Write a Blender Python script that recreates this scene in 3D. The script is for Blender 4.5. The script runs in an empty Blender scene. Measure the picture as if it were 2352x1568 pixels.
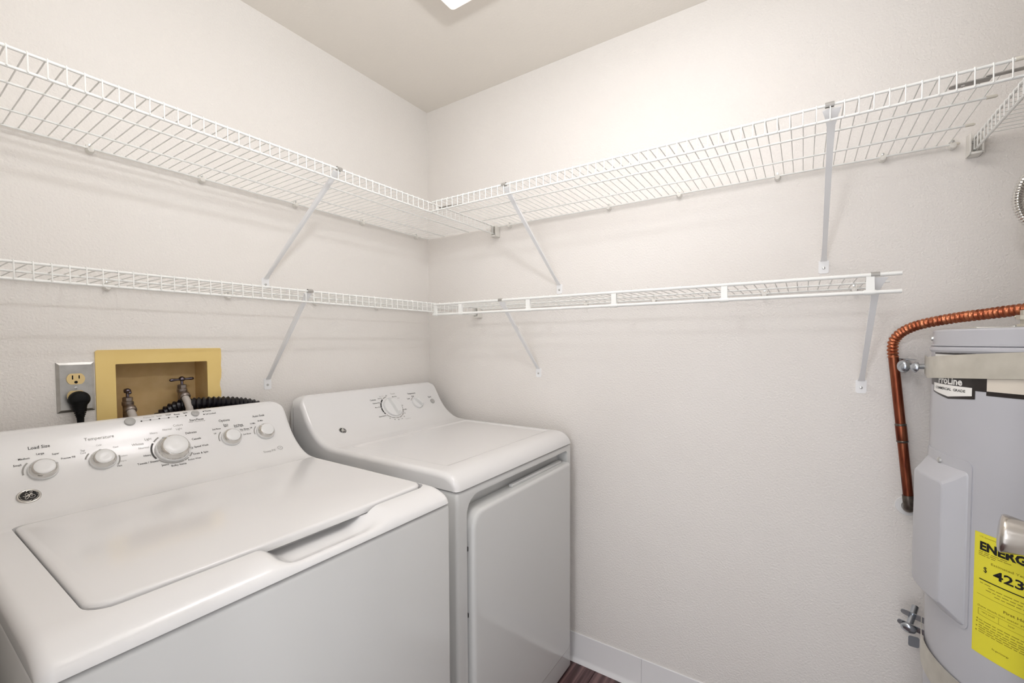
import bpy, bmesh, math, random
from mathutils import Vector, Matrix
from mathutils.geometry import tessellate_polygon

random.seed(7)
PI = math.pi
scene = bpy.context.scene
COL = scene.collection

# ------------------------------------------------------------------ camera
cam_data = bpy.data.cameras.new('camera')
cam = bpy.data.objects.new('camera', cam_data)
COL.objects.link(cam)
scene.camera = cam
cam_data.sensor_fit = 'HORIZONTAL'
cam_data.sensor_width = 36.0
cam_data.lens = 1006.337 / 2352.0 * 36.0
cam_data.shift_y = 33.767 / 2352.0
cam_data.clip_start = 0.02
CAM = Vector((-1.60854577, -1.56678275, 1.30726449))
yaw, pitch, roll = (math.radians(v) for v in (56.44690509, -1.86709901, -0.22796439))
fw = Vector((math.sin(yaw) * math.cos(pitch), math.cos(yaw) * math.cos(pitch), math.sin(pitch)))
rt = Vector((math.cos(yaw), -math.sin(yaw), 0.0))
up = rt.cross(fw)
r2 = rt * math.cos(roll) + up * math.sin(roll)
u2 = -rt * math.sin(roll) + up * math.cos(roll)
cam.matrix_world = Matrix(((r2.x, u2.x, -fw.x, CAM.x), (r2.y, u2.y, -fw.y, CAM.y), (r2.z, u2.z, -fw.z, CAM.z), (0, 0, 0, 1)))

# ------------------------------------------------------------------ world, lamps, exposure
world = bpy.data.worlds.new('world')
scene.world = world
world.use_nodes = True
wbg = world.node_tree.nodes['Background']
wbg.inputs['Color'].default_value = (0.94, 0.95, 1.0, 1)
wbg.inputs['Strength'].default_value = 1.35

def lamp(name, loc, target, size, watts, color, shape='DISK', size_y=None):
    d = bpy.data.lights.new(name, 'AREA')
    d.shape = shape
    d.size = size
    if size_y: d.size_y = size_y
    d.energy = watts
    d.color = color
    o = bpy.data.objects.new(name, d)
    COL.objects.link(o)
    o.location = loc
    o.rotation_euler = (Vector(target) - Vector(loc)).to_track_quat('-Z', 'Y').to_euler()
    return o

# hall lamp behind the photographer, plus added unseen fill from the hall and off the ceiling
lamp('hall_lamp_light', (-2.27, -1.33, 1.89), (-0.2, -1.0, 1.1), 0.11, 4.4, (0.98, 0.975, 1.0))
lamp('hall_fill_light', (-4.2, -1.3, 1.2), (0, -1.3, 1.2), 1.3, 15.0, (0.95, 0.955, 1.0), 'RECTANGLE', 1.8)  # added hall fill, no window known; brightens the lower right wall
lamp('bounce_fill_light', (-1.27, -1.46, 1.95), (-1.08, -1.05, 2.44), 0.10, 9.3, (0.94, 0.966, 1.0))  # unseen fill added, bounced to lift the upper left wall and ceiling

vs = scene.view_settings
vs.view_transform = 'Standard'
vs.look = 'None'
vs.gamma = 1.0
vs.use_curve_mapping = False
vs.exposure = 0.0

# ------------------------------------------------------------------ helpers
def lin(h):
    c = [int(h[i:i + 2], 16) / 255.0 for i in (0, 2, 4)]
    return tuple(v / 12.92 if v <= 0.04045 else ((v + 0.055) / 1.055) ** 2.4 for v in c) + (1.0,)

def mat(name, hexc, rough=0.5, metal=0.0, coat=0.0, bump=None, vary=None, spec=None, emit=None):
    """bump=(scale, strength, distance[, detail]); vary=(hex2, scale, amount)"""
    m = bpy.data.materials.new(name)
    m.use_nodes = True
    nt = m.node_tree
    b = nt.nodes['Principled BSDF']
    b.inputs['Base Color'].default_value = lin(hexc)
    b.inputs['Roughness'].default_value = rough
    b.inputs['Metallic'].default_value = metal
    if coat:
        b.inputs['Coat Weight'].default_value = coat
        b.inputs['Coat Roughness'].default_value = 0.03
    if spec is not None: b.inputs['Specular IOR Level'].default_value = spec
    if emit:
        b.inputs['Emission Color'].default_value = lin(emit[0])
        b.inputs['Emission Strength'].default_value = emit[1]
    tc = nt.nodes.new('ShaderNodeNewGeometry')
    if vary:
        n = nt.nodes.new('ShaderNodeTexNoise')
        n.inputs['Scale'].default_value = vary[1]
        n.inputs['Detail'].default_value = 5
        nt.links.new(tc.outputs['Position'], n.inputs['Vector'])
        cr = nt.nodes.new('ShaderNodeMapRange')
        cr.inputs['From Min'].default_value = 0.5 - 0.5 * (1.0 - vary[2])
        cr.inputs['From Max'].default_value = 0.5 + 0.5 * (1.0 - vary[2]) + 0.001
        nt.links.new(n.outputs['Fac'], cr.inputs['Value'])
        mx = nt.nodes.new('ShaderNodeMix')
        mx.data_type = 'RGBA'
        mx.inputs[6].default_value = lin(hexc)
        mx.inputs[7].default_value = lin(vary[0])
        nt.links.new(cr.outputs['Result'], mx.inputs[0])
        nt.links.new(mx.outputs[2], b.inputs['Base Color'])
    if bump:
        n = nt.nodes.new('ShaderNodeTexNoise')
        n.inputs['Scale'].default_value = bump[0]
        n.inputs['Detail'].default_value = bump[3] if len(bump) > 3 else 2
        n.inputs['Roughness'].default_value = 0.55
        nt.links.new(tc.outputs['Position'], n.inputs['Vector'])
        bp = nt.nodes.new('ShaderNodeBump')
        bp.inputs['Strength'].default_value = bump[1]
        bp.inputs['Distance'].default_value = bump[2]
        nt.links.new(n.outputs['Fac'], bp.inputs['Height'])
        nt.links.new(bp.outputs['Normal'], b.inputs['Normal'])
    return m

M = {}
M['wall'] = mat('wall_paint', 'ede8e2', 0.75, bump=(170, 0.55, 0.004, 3), vary=('efebe6', 3, 0.3))
M['ceiling'] = mat('ceiling_paint', 'ebe5dc', 0.85, bump=(120, 0.35, 0.003, 3))
M['trim'] = mat('white_trim_paint', 'e6e5e3', 0.4)
M['vinyl'] = mat('white_vinyl_base', 'f1f0f0', 0.35)
M['enamel'] = mat('white_enamel', 'e9e8e7', 0.16, coat=0.15)
M['panel'] = mat('white_painted_steel', 'd9d9d7', 0.10, bump=(420, 0.02, 0.0006, 1))
M['plasticw'] = mat('white_plastic', 'e8e8e7', 0.22)
M['greyplastic'] = mat('grey_plastic', 'b4b3b0', 0.35)
M['wire'] = mat('white_vinyl_wire', 'eeeeea', 0.35)
M['wirecap'] = mat('cream_rod_cap', 'e6e1d4', 0.45)
M['clip'] = mat('clip_plastic', 'e9e6df', 0.4)
M['brace'] = mat('white_brace_paint', 'f5f5f5', 0.4)
M['joiner'] = mat('grey_steel_bar', 'a8a5a0', 0.5, metal=0.4)
M['screw'] = mat('screw_steel', 'c8c8c6', 0.3, metal=0.9)
M['chrome'] = mat('satin_chrome', 'd6d4d0', 0.14, metal=1.0)
M['steel'] = mat('stainless_plate', 'c4c3c0', 0.3, metal=0.95, vary=('a9a7a3', 40, 0.4))
M['black'] = mat('black_rubber', '070707', 0.6, spec=0.25)
M['hoseblk'] = mat('black_corrugated_plastic', '131018', 0.3)
M['ink'] = mat('dark_print', '4a4948', 0.6)
M['inklight'] = mat('pale_print', 'a3a19d', 0.6)
M['inkblack'] = mat('black_print', '0d0b0a', 0.5)
M['inkolive'] = mat('fine_print_on_yellow', '8d7d20', 0.7)
M['white'] = mat('white_print', 'f0eee9', 0.5)
M['almond'] = mat('almond_plastic', 'e3c98f', 0.35)
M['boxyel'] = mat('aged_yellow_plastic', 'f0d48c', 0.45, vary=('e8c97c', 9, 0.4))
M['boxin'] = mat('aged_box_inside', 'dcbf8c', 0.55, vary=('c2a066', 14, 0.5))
M['oldmetal'] = mat('aged_pewter', '6d6670', 0.25, metal=0.95)
M['oldbrass'] = mat('dull_valve_metal', 'a79f9b', 0.32, metal=0.85, vary=('8b7f76', 60, 0.4))
M['hosegrey'] = mat('grey_hose', 'c3bcb5', 0.35)
M['tank'] = mat('grey_tank_paint', 'bcbcc0', 0.3, vary=('b6b6bb', 6, 0.3))
M['galv'] = mat('galvanised_steel', 'd8d4c9', 0.42, metal=0.6, vary=('c4c0b4', 25, 0.5))
M['zinc'] = mat('zinc_plated_steel', 'b9bec4', 0.25, metal=0.95)
M['labelblk'] = mat('label_dark_brown', '1c1412', 0.3)
M['labelcream'] = mat('label_cream', 'd9d0c2', 0.35)
M['yellow'] = mat('yellow_label_paper', 'e6dc3c', 0.35)
M['nickel'] = mat('satin_nickel', 'c9c3bb', 0.22, metal=1.0)
M['dark'] = mat('dark_gap', '3a3936', 0.8)

def copper(name, c1, c2, c3, rough):
    m = mat(name, c1, rough, metal=0.9)
    nt = m.node_tree
    b = nt.nodes['Principled BSDF']
    g = nt.nodes.new('ShaderNodeNewGeometry')
    mp = nt.nodes.new('ShaderNodeVectorMath'); mp.operation = 'MULTIPLY'
    mp.inputs[1].default_value = (60, 60, 9)
    nt.links.new(g.outputs['Position'], mp.inputs[0])
    n = nt.nodes.new('ShaderNodeTexNoise'); n.inputs['Scale'].default_value = 1.0; n.inputs['Detail'].default_value = 4
    nt.links.new(mp.outputs[0], n.inputs['Vector'])
    cr = nt.nodes.new('ShaderNodeValToRGB')
    cr.color_ramp.elements[0].position = 0.35; cr.color_ramp.elements[0].color = lin(c2)
    cr.color_ramp.elements[1].position = 0.68; cr.color_ramp.elements[1].color = lin(c3)
    e = cr.color_ramp.elements.new(0.5); e.color = lin(c1)
    nt.links.new(n.outputs['Fac'], cr.inputs[0])
    nt.links.new(cr.outputs[0], b.inputs['Base Color'])
    return m
M['copper'] = copper('weathered_copper', '83452f', '57291f', '9a6146', 0.36)
M['copperflex'] = copper('copper_flex', 'b0694a', '985238', 'c47f5c', 0.3)
M['solder'] = mat('tarnished_solder', '4a4340', 0.35, metal=0.8, vary=('7d7468', 80, 0.4))

def floor_mat():
    m = mat('dark_wood_vinyl', '5c4343', 0.4)
    nt = m.node_tree
    b = nt.nodes['Principled BSDF']
    g = nt.nodes.new('ShaderNodeNewGeometry')
    oi = nt.nodes.new('ShaderNodeObjectInfo')
    ad = nt.nodes.new('ShaderNodeVectorMath'); ad.operation = 'MULTIPLY'
    ad.inputs[1].default_value = (2.2, 55, 1)
    nt.links.new(g.outputs['Position'], ad.inputs[0])
    ad2 = nt.nodes.new('ShaderNodeVectorMath'); ad2.operation = 'ADD'
    cx = nt.nodes.new('ShaderNodeCombineXYZ')
    ml = nt.nodes.new('ShaderNodeMath'); ml.operation = 'MULTIPLY'; ml.inputs[1].default_value = 37
    nt.links.new(oi.outputs['Random'], ml.inputs[0])
    nt.links.new(ml.outputs[0], cx.inputs['X'])
    nt.links.new(ad.outputs[0], ad2.inputs[0]); nt.links.new(cx.outputs[0], ad2.inputs[1])
    n = nt.nodes.new('ShaderNodeTexNoise'); n.inputs['Scale'].default_value = 1.0; n.inputs['Detail'].default_value = 6
    nt.links.new(ad2.outputs[0], n.inputs['Vector'])
    cr = nt.nodes.new('ShaderNodeValToRGB')
    cr.color_ramp.elements[0].position = 0.32; cr.color_ramp.elements[0].color = lin('2e1d1d')
    cr.color_ramp.elements[1].position = 0.7; cr.color_ramp.elements[1].color = lin('836565')
    e = cr.color_ramp.elements.new(0.5); e.color = lin('553c3c')
    nt.links.new(n.outputs['Fac'], cr.inputs[0])
    nt.links.new(cr.outputs[0], b.inputs['Base Color'])
    return m
M['floor'] = floor_mat()

ORG = {}
class MB:
    def __init__(s):
        s.v = []; s.f = []
    def add(s, vs_, fs):
        o = len(s.v)
        s.v += [tuple(p) for p in vs_]
        s.f += [tuple(i + o for i in f) for f in fs]
        return s
    def box(s, lo, hi):
        x0, y0, z0 = lo; x1, y1, z1 = hi
        return s.add([(x0, y0, z0), (x1, y0, z0), (x1, y1, z0), (x0, y1, z0), (x0, y0, z1), (x1, y0, z1), (x1, y1, z1), (x0, y1, z1)],
                     [(0, 3, 2, 1), (4, 5, 6, 7), (0, 1, 5, 4), (1, 2, 6, 5), (2, 3, 7, 6), (3, 0, 4, 7)])
    def bbox(s, lo, hi, r=0.003, seg=2):
        bm = bmesh.new()
        bmesh.ops.create_cube(bm, size=1.0)
        c = [(a + b) / 2 for a, b in zip(lo, hi)]; d = [b - a for a, b in zip(lo, hi)]
        for v in bm.verts: v.co = Vector([c[i] + v.co[i] * d[i] for i in range(3)])
        bmesh.ops.bevel(bm, geom=list(bm.edges), offset=r, segments=seg, profile=0.5, affect='EDGES')
        return s.bm(bm)
    def bm(s, bm, mx=None):
        bm.verts.index_update()
        s.add([(mx @ v.co) if mx else v.co for v in bm.verts], [[v.index for v in f.verts] for f in bm.faces])
        bm.free()
        return s
    def tube(s, pts, r, n=8, caps=True, closed=False):
        pts = [Vector(p) for p in pts]
        k = len(pts)
        rs = r if isinstance(r, (list, tuple)) else [r] * k
        T = []
        for i in range(k):
            a = pts[i - 1] if (i > 0 or closed) else pts[i]
            b = pts[(i + 1) % k] if (i < k - 1 or closed) else pts[i]
            T.append((b - a).normalized())
        ref = Vector((0, 0, 1)) if abs(T[0].z) < 0.9 else Vector((1, 0, 0))
        N = (ref - T[0] * ref.dot(T[0])).normalized()
        vs_ = []; fs = []
        for i in range(k):
            N = (N - T[i] * N.dot(T[i])).normalized()
            B = T[i].cross(N)
            for j in range(n):
                a = 2 * PI * j / n
                vs_.append(pts[i] + (N * math.cos(a) + B * math.sin(a)) * rs[i])
        m = k if closed else k - 1
        for i in range(m):
            for j in range(n):
                p = i * n; q = ((i + 1) % k) * n
                fs.append((p + j, p + (j + 1) % n, q + (j + 1) % n, q + j))
        if caps and not closed:
            fs.append(tuple(reversed(range(n))))
            fs.append(tuple(range((k - 1) * n, k * n)))
        return s.add(vs_, fs)
    def lathe(s, prof, origin=(0, 0, 0), axis=(0, 0, 1), n=24, a0=0.0, a1=2 * PI, cap=True):
        """prof: list of (radius, height) along axis"""
        ax = Vector(axis).normalized()
        ref = Vector((0, 0, 1)) if abs(ax.z) < 0.9 else Vector((1, 0, 0))
        X = (ref - ax * ref.dot(ax)).normalized(); Y = ax.cross(X)
        o = Vector(origin)
        full = abs(a1 - a0 - 2 * PI) < 1e-6
        m = n if full else n + 1
        vs_ = []; fs = []
        for (r, h) in prof:
            for j in range(m):
                a = a0 + (a1 - a0) * j / n
                vs_.append(o + ax * h + (X * math.cos(a) + Y * math.sin(a)) * max(r, 1e-5))
        for i in range(len(prof) - 1):
            for j in range(n):
                j2 = (j + 1) % m
                fs.append((i * m + j, i * m + j2, (i + 1) * m + j2, (i + 1) * m + j))
        if full and cap:
            if prof[0][0] > 1e-4: fs.append(tuple(reversed(range(m))))
            if prof[-1][0] > 1e-4: fs.append(tuple(range((len(prof) - 1) * m, len(prof) * m)))
        return s.add(vs_, fs)
    def prism(s, poly, fn, d0, d1):
        """poly 2D loop -> fn(u, v, d) points; closed solid between d0 and d1"""
        n = len(poly)
        vs_ = [fn(u, v, d0) for u, v in poly] + [fn(u, v, d1) for u, v in poly]
        fs = [(i, (i + 1) % n, n + (i + 1) % n, n + i) for i in range(n)]
        tri = tessellate_polygon([[Vector((u, v, 0)) for u, v in poly]])
        fs += [tuple(reversed(t)) for t in tri] + [tuple(n + i for i in t) for t in tri]
        return s.add(vs_, fs)
    def build(s, name, m, parent=None, loc=None, smooth=40):
        me = bpy.data.meshes.new(name)
        o = Vector((0, 0, 0))
        if parent is not None: o = ORG.get(parent.name, Vector((0, 0, 0)))
        l = Vector(loc) if loc is not None else None
        if l is None and parent is None and s.v:
            xs = [min(p[i] for p in s.v) for i in range(3)]; ys = [max(p[i] for p in s.v) for i in range(3)]
            l = Vector(((xs[0] + ys[0]) / 2, (xs[1] + ys[1]) / 2, xs[2]))
        base = l if l is not None else o
        me.from_pydata([tuple(Vector(p) - base) for p in s.v], [], s.f)
        bm = bmesh.new(); bm.from_mesh(me)
        bmesh.ops.recalc_face_normals(bm, faces=list(bm.faces))
        bm.to_mesh(me); bm.free()
        if m is not None: me.materials.append(M[m] if isinstance(m, str) else m)
        if smooth:
            me.shade_smooth()
            me.set_sharp_from_angle(angle=math.radians(smooth))
        ob = bpy.data.objects.new(name, me)
        COL.objects.link(ob)
        if parent is not None:
            ob.parent = parent
            if l is not None: ob.location = l - o
        elif l is not None:
            ob.location = l
        ORG[ob.name] = base.copy()
        return ob

def tag(o, label, cat, group=None):
    o['label'] = label; o['category'] = cat
    if group: o['group'] = group
    return o
def struct(o):
    o['kind'] = 'structure'
    return o
def thing(name, loc, label, cat, group=None):
    o = bpy.data.objects.new(name, None)
    COL.objects.link(o)
    o.location = loc
    o.empty_display_size = 0.05
    ORG[o.name] = Vector(loc)
    return tag(o, label, cat, group)

def rrect(u0, v0, u1, v1, r, n=6):
    """rounded rectangle loop; r one value or (ll, lr, ur, ul)"""
    rr = r if isinstance(r, (list, tuple)) else (r,) * 4
    out = []
    for (cx, cy, a0, q) in ((u0, v0, 180, rr[0]), (u1, v0, 270, rr[1]), (u1, v1, 0, rr[2]), (u0, v1, 90, rr[3])):
        sx = 1 if cx == u0 else -1; sy = 1 if cy == v0 else -1
        for k in range(n + 1):
            a = math.radians(a0 + 90 * k / n)
            out.append((cx + sx * q + q * math.cos(a), cy + sy * q + q * math.sin(a)))
    return out
def boolean(target, cutter_mb):
    c = cutter_mb.build('cutter', None, smooth=0)
    md = target.modifiers.new('cut', 'BOOLEAN')
    md.operation = 'DIFFERENCE'; md.solver = 'EXACT'; md.object = c
    dg = bpy.context.evaluated_depsgraph_get()
    me = bpy.data.meshes.new_from_object(target.evaluated_get(dg))
    old = target.data
    target.modifiers.remove(md)
    target.data = me
    me.name = old.name
    bpy.data.meshes.remove(old)
    cm = c.data
    bpy.data.objects.remove(c); bpy.data.meshes.remove(cm)
    me.shade_smooth(); me.set_sharp_from_angle(angle=math.radians(40))

def text_tris(s, bold=0.0):
    cu = bpy.data.curves.new('t', 'FONT')
    cu.body = s; cu.size = 1.0; cu.align_x = 'CENTER'; cu.align_y = 'CENTER'
    cu.resolution_u = 2
    cu.offset = bold
    ob = bpy.data.objects.new('t', cu)
    COL.objects.link(ob)
    me = bpy.data.meshes.new_from_object(ob)
    vs_ = [(v.co.x, v.co.y) for v in me.vertices]
    fs = [tuple(p.vertices) for p in me.polygons]
    bpy.data.objects.remove(ob); bpy.data.curves.remove(cu); bpy.data.meshes.remove(me)
    return vs_, fs
def put_text(mb, s, width, fn, bold=0.0, hscale=1.0, height=None):
    """width fits the string; fn(u, v) -> 3D point"""
    v, f = text_tris(s, bold)
    if not v: return
    x0 = min(p[0] for p in v); x1 = max(p[0] for p in v); y0 = min(p[1] for p in v); y1 = max(p[1] for p in v)
    k = width / max(x1 - x0, 1e-6)
    kv = k * hscale if height is None else height / max(y1 - y0, 1e-6)
    cx = (x0 + x1) / 2; cy = (y0 + y1) / 2
    mb.add([fn((p[0] - cx) * k, (p[1] - cy) * kv) for p in v], f)

# ================================================================== ROOM SHELL
H = 2.44; XL = -1.60; YF = -2.34
BX0, BX1, BZ0, BZ1 = -1.2112, -0.9900, 1.06, 1.2508      # opening of the supply box
m = MB()
q = 0.004
m.box((XL - 0.1, 0, 0), (BX0 - q, 0.12, H)); m.box((BX1 + q, 0, 0), (0.12, 0.12, H))
m.box((BX0 - q, 0, 0), (BX1 + q, 0.12, BZ0 - q)); m.box((BX0 - q, 0, BZ1 + q), (BX1 + q, 0.12, H))
struct(m.build('wall_back', 'wall'))
struct(MB().box((0, YF - 0.1, 0), (0.12, 0, H)).build('wall_right', 'wall'))
struct(MB().box((XL - 0.1, YF - 0.12, 0), (0, YF, H)).build('wall_front', 'wall'))
DY0, DY1, DZ = -1.84, -1.00, 2.05                        # doorway in the left wall
m = MB()
m.box((XL - 0.11, YF, 0), (XL, DY0, H)); m.box((XL - 0.11, DY1, 0), (XL, 0, H)); m.box((XL - 0.11, DY0, DZ), (XL, DY1, H))
struct(m.build('wall_left', 'wall'))
struct(MB().box((XL - 0.11, YF - 0.12, H), (0.12, 0.12, H + 0.1)).build('ceiling', 'ceiling'))
fl = MB().box((XL - 0.11, YF - 0.12, -0.06), (0.12, 0.12, -0.004)).build('floor', 'dark')
struct(fl)
row = 0; y = 0.0
while y > YF:
    y1 = max(y - 0.15, YF)
    cuts = [XL, XL + (0.35, 0.95, 0.62, 1.25)[row % 4], -0.004]
    for a, b in zip(cuts[:-1], cuts[1:]):
        MB().bbox((a + 0.0008, y1 + 0.0008, -0.004), (b - 0.0008, y - 0.0008, 0.0), 0.0006, 1).build('plank', 'floor', fl)
    y = y1; row += 1

def cove(name, fn, t0, t1):
    prof = [(0.0, 0.0), (0.0, 0.1165), (0.0030, 0.1175), (0.0042, 0.1155), (0.0042, 0.020), (0.0065, 0.011), (0.0135, 0.0035), (0.0145, 0.0)]
    m = MB().prism(prof, fn, t0, t1)
    return struct(m.build(name, 'vinyl', smooth=30))
cove('baseboard_right', lambda u, v, d: (-u, d, v), -1.0795, -0.015)
cove('baseboard_right', lambda u, v, d: (-u, d, v), YF, -1.0805)
cove('baseboard_back', lambda u, v, d: (d, -u, v), XL, -0.015)
cove('baseboard_front', lambda u, v, d: (d, YF + u, v), XL, -0.015)

# door casing and the open door whose knob pokes into the picture
m = MB()
m.box((XL, DY1, 0), (XL + 0.012, DY1 + 0.06, DZ + 0.06)); m.box((XL, DY0 - 0.06, 0), (XL + 0.012, DY0, DZ + 0.06))
m.box((XL, DY0, DZ), (XL + 0.012, DY1, DZ + 0.06))
struct(m.build('trim_1', 'trim'))
door = MB().bbox((XL + 0.014, -1.905, 0.012), (-0.605, -1.868, 2.035), 0.002, 1).build('door_1', 'trim')
struct(door)
ka = Vector((0.22, 1, 0.075)).normalized()
ko = Vector((-0.650, -1.820, 1.0145)) - ka * 0.062
MB().lathe([(0.0, 0), (0.031, 0), (0.031, 0.004), (0.026, 0.008), (0.014, 0.010), (0.0125, 0.014)], Vector((ko.x, -1.868, ko.z)), (0, 1, 0), 32).build('door_rose', 'nickel', door)
MB().lathe([(0.0125, -0.004), (0.0135, 0.006), (0.0180, 0.013), (0.0218, 0.024), (0.0252, 0.038), (0.0278, 0.049), (0.0290, 0.0555), (0.0289, 0.0585), (0.0272, 0.0612), (0.020, 0.0625), (0.010, 0.0630), (0, 0.0631)], ko, ka, 40).build('door_knob', 'nickel', door, smooth=60)

# ================================================================== CEILING FIXTURE
fx = thing('ceiling_light', (-0.79, -1.15, H), 'white ceiling light fixture, only one corner showing, cut off at the top of the photo', 'ceiling light')
FX0, FY0, FX1, FY1 = -1.072, -1.688, -0.508, -0.612
def lens_mat():
    m = mat('fixture_lens', 'ece8dc', 0.35, emit=('fff9fb', 1.0))
    nt = m.node_tree; b = nt.nodes['Principled BSDF']
    g = nt.nodes.new('ShaderNodeNewGeometry')
    d = nt.nodes.new('ShaderNodeVectorMath'); d.operation = 'DISTANCE'
    d.inputs[1].default_value = (-0.80, -1.13, 2.372)
    nt.links.new(g.outputs['Position'], d.inputs[0])
    r = nt.nodes.new('ShaderNodeMapRange'); r.interpolation_type = 'SMOOTHSTEP'
    r.inputs['From Min'].default_value = 0.0; r.inputs['From Max'].default_value = 0.32
    r.inputs['To Min'].default_value = 11.5; r.inputs['To Max'].default_value = 0.5
    nt.links.new(d.outputs['Value'], r.inputs['Value'])
    nt.links.new(r.outputs['Result'], b.inputs['Emission Strength'])
    return m
M['lens'] = lens_mat()          # the bulbs sit in the middle, so the diffuser is brightest there
m = MB().prism(rrect(FX0, FY0, FX1, FY1, 0.012, 4), lambda u, v, d: (u, v, d), 2.372, 2.425); m.build('lens', 'lens', fx)
MB().bbox((FX0 + 0.015, FY0 + 0.015, 2.425), (FX1 - 0.015, FY1 - 0.015, H), 0.003).build('mounting_pan', 'trim', fx)

# ================================================================== WIRE SHELVES
def L_back(t, d, z): return (t, -d, z)
def L_right(t, d, z): return (-d, t, z)
def L_front(t, d, z): return (t, YF + d, z)

def wire_shelf(label, P, t0, t1, depth, z, lip, mids, pitch, first, rr=0.003, style='lip', caps=False):
    c = P((t0 + t1) / 2, depth / 2, z)
    s = thing('wire_shelf', c, label, 'shelf', None)
    def rod(name, d, zz, r, a, b, cap=False):
        o = MB().tube([P(a, d, zz), P(b, d, zz)], r, 10).build(name, 'wire', s)
        if cap:
            mm = MB()
            e = a if cap < 0 else b
            sg = 1 if cap > 0 else -1
            mm.tube([P(e - sg * 0.012, d, zz), P(e + sg * 0.002, d, zz), P(e + sg * 0.005, d, zz)], [r + 0.0009, r + 0.0009, r * 0.6], 10)
            mm.build('rod_cap', 'wirecap', o)
        return o
    cp = caps
    rod('back_rod', 0.012, z, 0.0026, t0, t1, cp)
    for d in mids: rod('support_rod', d, z, 0.0026, t0, t1, cp)
    rod('front_rod', depth, z, rr, t0, t1, cp)
    rod('lip_rod', depth, z - lip, rr, t0, t1, 0)
    top = z + 0.0026 + 0.0010
    if style == 'lip':
        pts = [(0.009, top), (depth - 0.004, top), (depth + 0.0018, top - 0.0004), (depth + rr + 0.0008, z), (depth + rr + 0.0008, z - lip - 0.001)]
    else:
        pts = [(0.009, top), (depth - 0.006, top), (depth, z + rr + 0.0006), (depth + 0.003, z + rr - 0.001)]
    mesh = None
    lo, hi = min(t0, t1), max(t0, t1)
    k0 = math.ceil((lo + 0.006 - first) / pitch)
    k = k0
    while first + k * pitch < hi - 0.004:
        t = first + k * pitch
        if mesh is None:
            w = MB().tube([P(t, d, zz) for d, zz in pts], 0.00125, 6).build('cross_wire', 'wire', s, loc=P(t, 0, z))
            mesh = w.data
        else:
            w = bpy.data.objects.new('cross_wire', mesh)
            COL.objects.link(w); w.parent = s
            w.location = Vector(P(t, 0, z)) - Vector(c)
        k += 1
    return s, rod

ZU, ZL = 1.8154, 1.4624; ZR = 1.4563
DU, DL, DR = 0.426, 0.325, 0.320
wire_shelf('long white wire shelf high on the left wall above the washer', L_back, XL + 0.004, -0.014, DU, ZU, 0.0325, (0.121, 0.270), 0.02462, -1.4480)
wire_shelf('long white wire shelf high on the right wall, its end meeting a third shelf', L_right, -1.893, -0.438, DU, ZU, 0.0325, (0.131, 0.275), 0.0244, -1.7311, caps=-1)
wire_shelf('lower white wire shelf on the left wall over the yellow supply box', L_back, XL + 0.004, -0.014, DL, ZL, 0.0325, (0.163,), 0.0253, -1.4433 + 0.008)
sR, rodR = wire_shelf('lower white wire shelf on the right wall with a hanging rod in front', L_right, -1.748, -0.340, DR, ZR, 0.0395, (0.153,), 0.0246, -1.700, rr=0.0046, style='rod')
for y in (-0.348, -0.478, -0.780, -1.086, -1.391, -1.693):
    w = 0.0075 if y < -0.4 else 0.006
    m = MB()
    m.prism([(-w, -0.004), (w, -0.004), (w, -0.036), (-w * 1.1, -0.036)], lambda u, v, d: (-DR + d, y + u, ZR + v), -0.0042, 0.0042)
    m.lathe([(0.0058, -0.011), (0.0062, 0.0), (0.0058, 0.011)], (-DR, y, ZR - 0.0395), (0, 1, 0), 14)
    m.build('rod_spacer', 'wire', sR)
wire_shelf('white wire shelf over the water heater, only its near end and lip in the photo', L_front, XL + 0.004, -0.014, 0.416, ZU + 0.004, 0.0305, (0.131, 0.272), 0.0247, -0.300)

# wall clips that hold the back rods
def clip(P, t, z, label, group):
    c = thing('shelf_clip', P(t, 0, z), label, 'clip', group)
    m = MB()
    m.prism(rrect(-0.0068, -0.009, 0.0068, 0.0145, 0.0066, 5), lambda u, v, d: P(t + u, d, z + v), 0.0, 0.0075)
    m.lathe([(0, 0), (0.0085, 0.0), (0.0085, 0.011), (0.006, 0.0165), (0, 0.0175)], P(t, 0.0, z - 0.004), Vector(P(0, 1, 0)) - Vector(P(0, 0, 0)), 14)
    m.build('clip_body', 'clip', c)
    MB().lathe([(0, 0), (0.0036, 0), (0.0032, 0.0018), (0, 0.0022)], P(t, 0.0074, z + 0.0092), Vector(P(0, 1, 0)) - Vector(P(0, 0, 0)), 10).build('clip_screw', 'screw', c)
for P, ts, z, lb in ((L_back, (-1.2487, -0.993, -0.691, -0.3987, -0.0879), ZU, 'upper left'), (L_right, (-0.4957, -0.9479, -1.2033, -1.4946, -1.7449, -1.885), ZU, 'upper right'),
                     (L_back, (-1.2236, -0.9273, -0.62, -0.33), ZL, 'lower left'), (L_right, (-0.8561, -1.1193, -1.2934, -1.4641, -1.6881), ZR, 'lower right')):
    for t in ts:
        order = sorted(ts, reverse=True).index(t)
        clip(P, t, z, '%s white wall clip from the room corner on the %s shelf back rod' % (('nearest', 'second', 'third', 'fourth', 'fifth', 'sixth')[order], lb), 'wall clips of the %s shelf' % lb)

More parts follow.
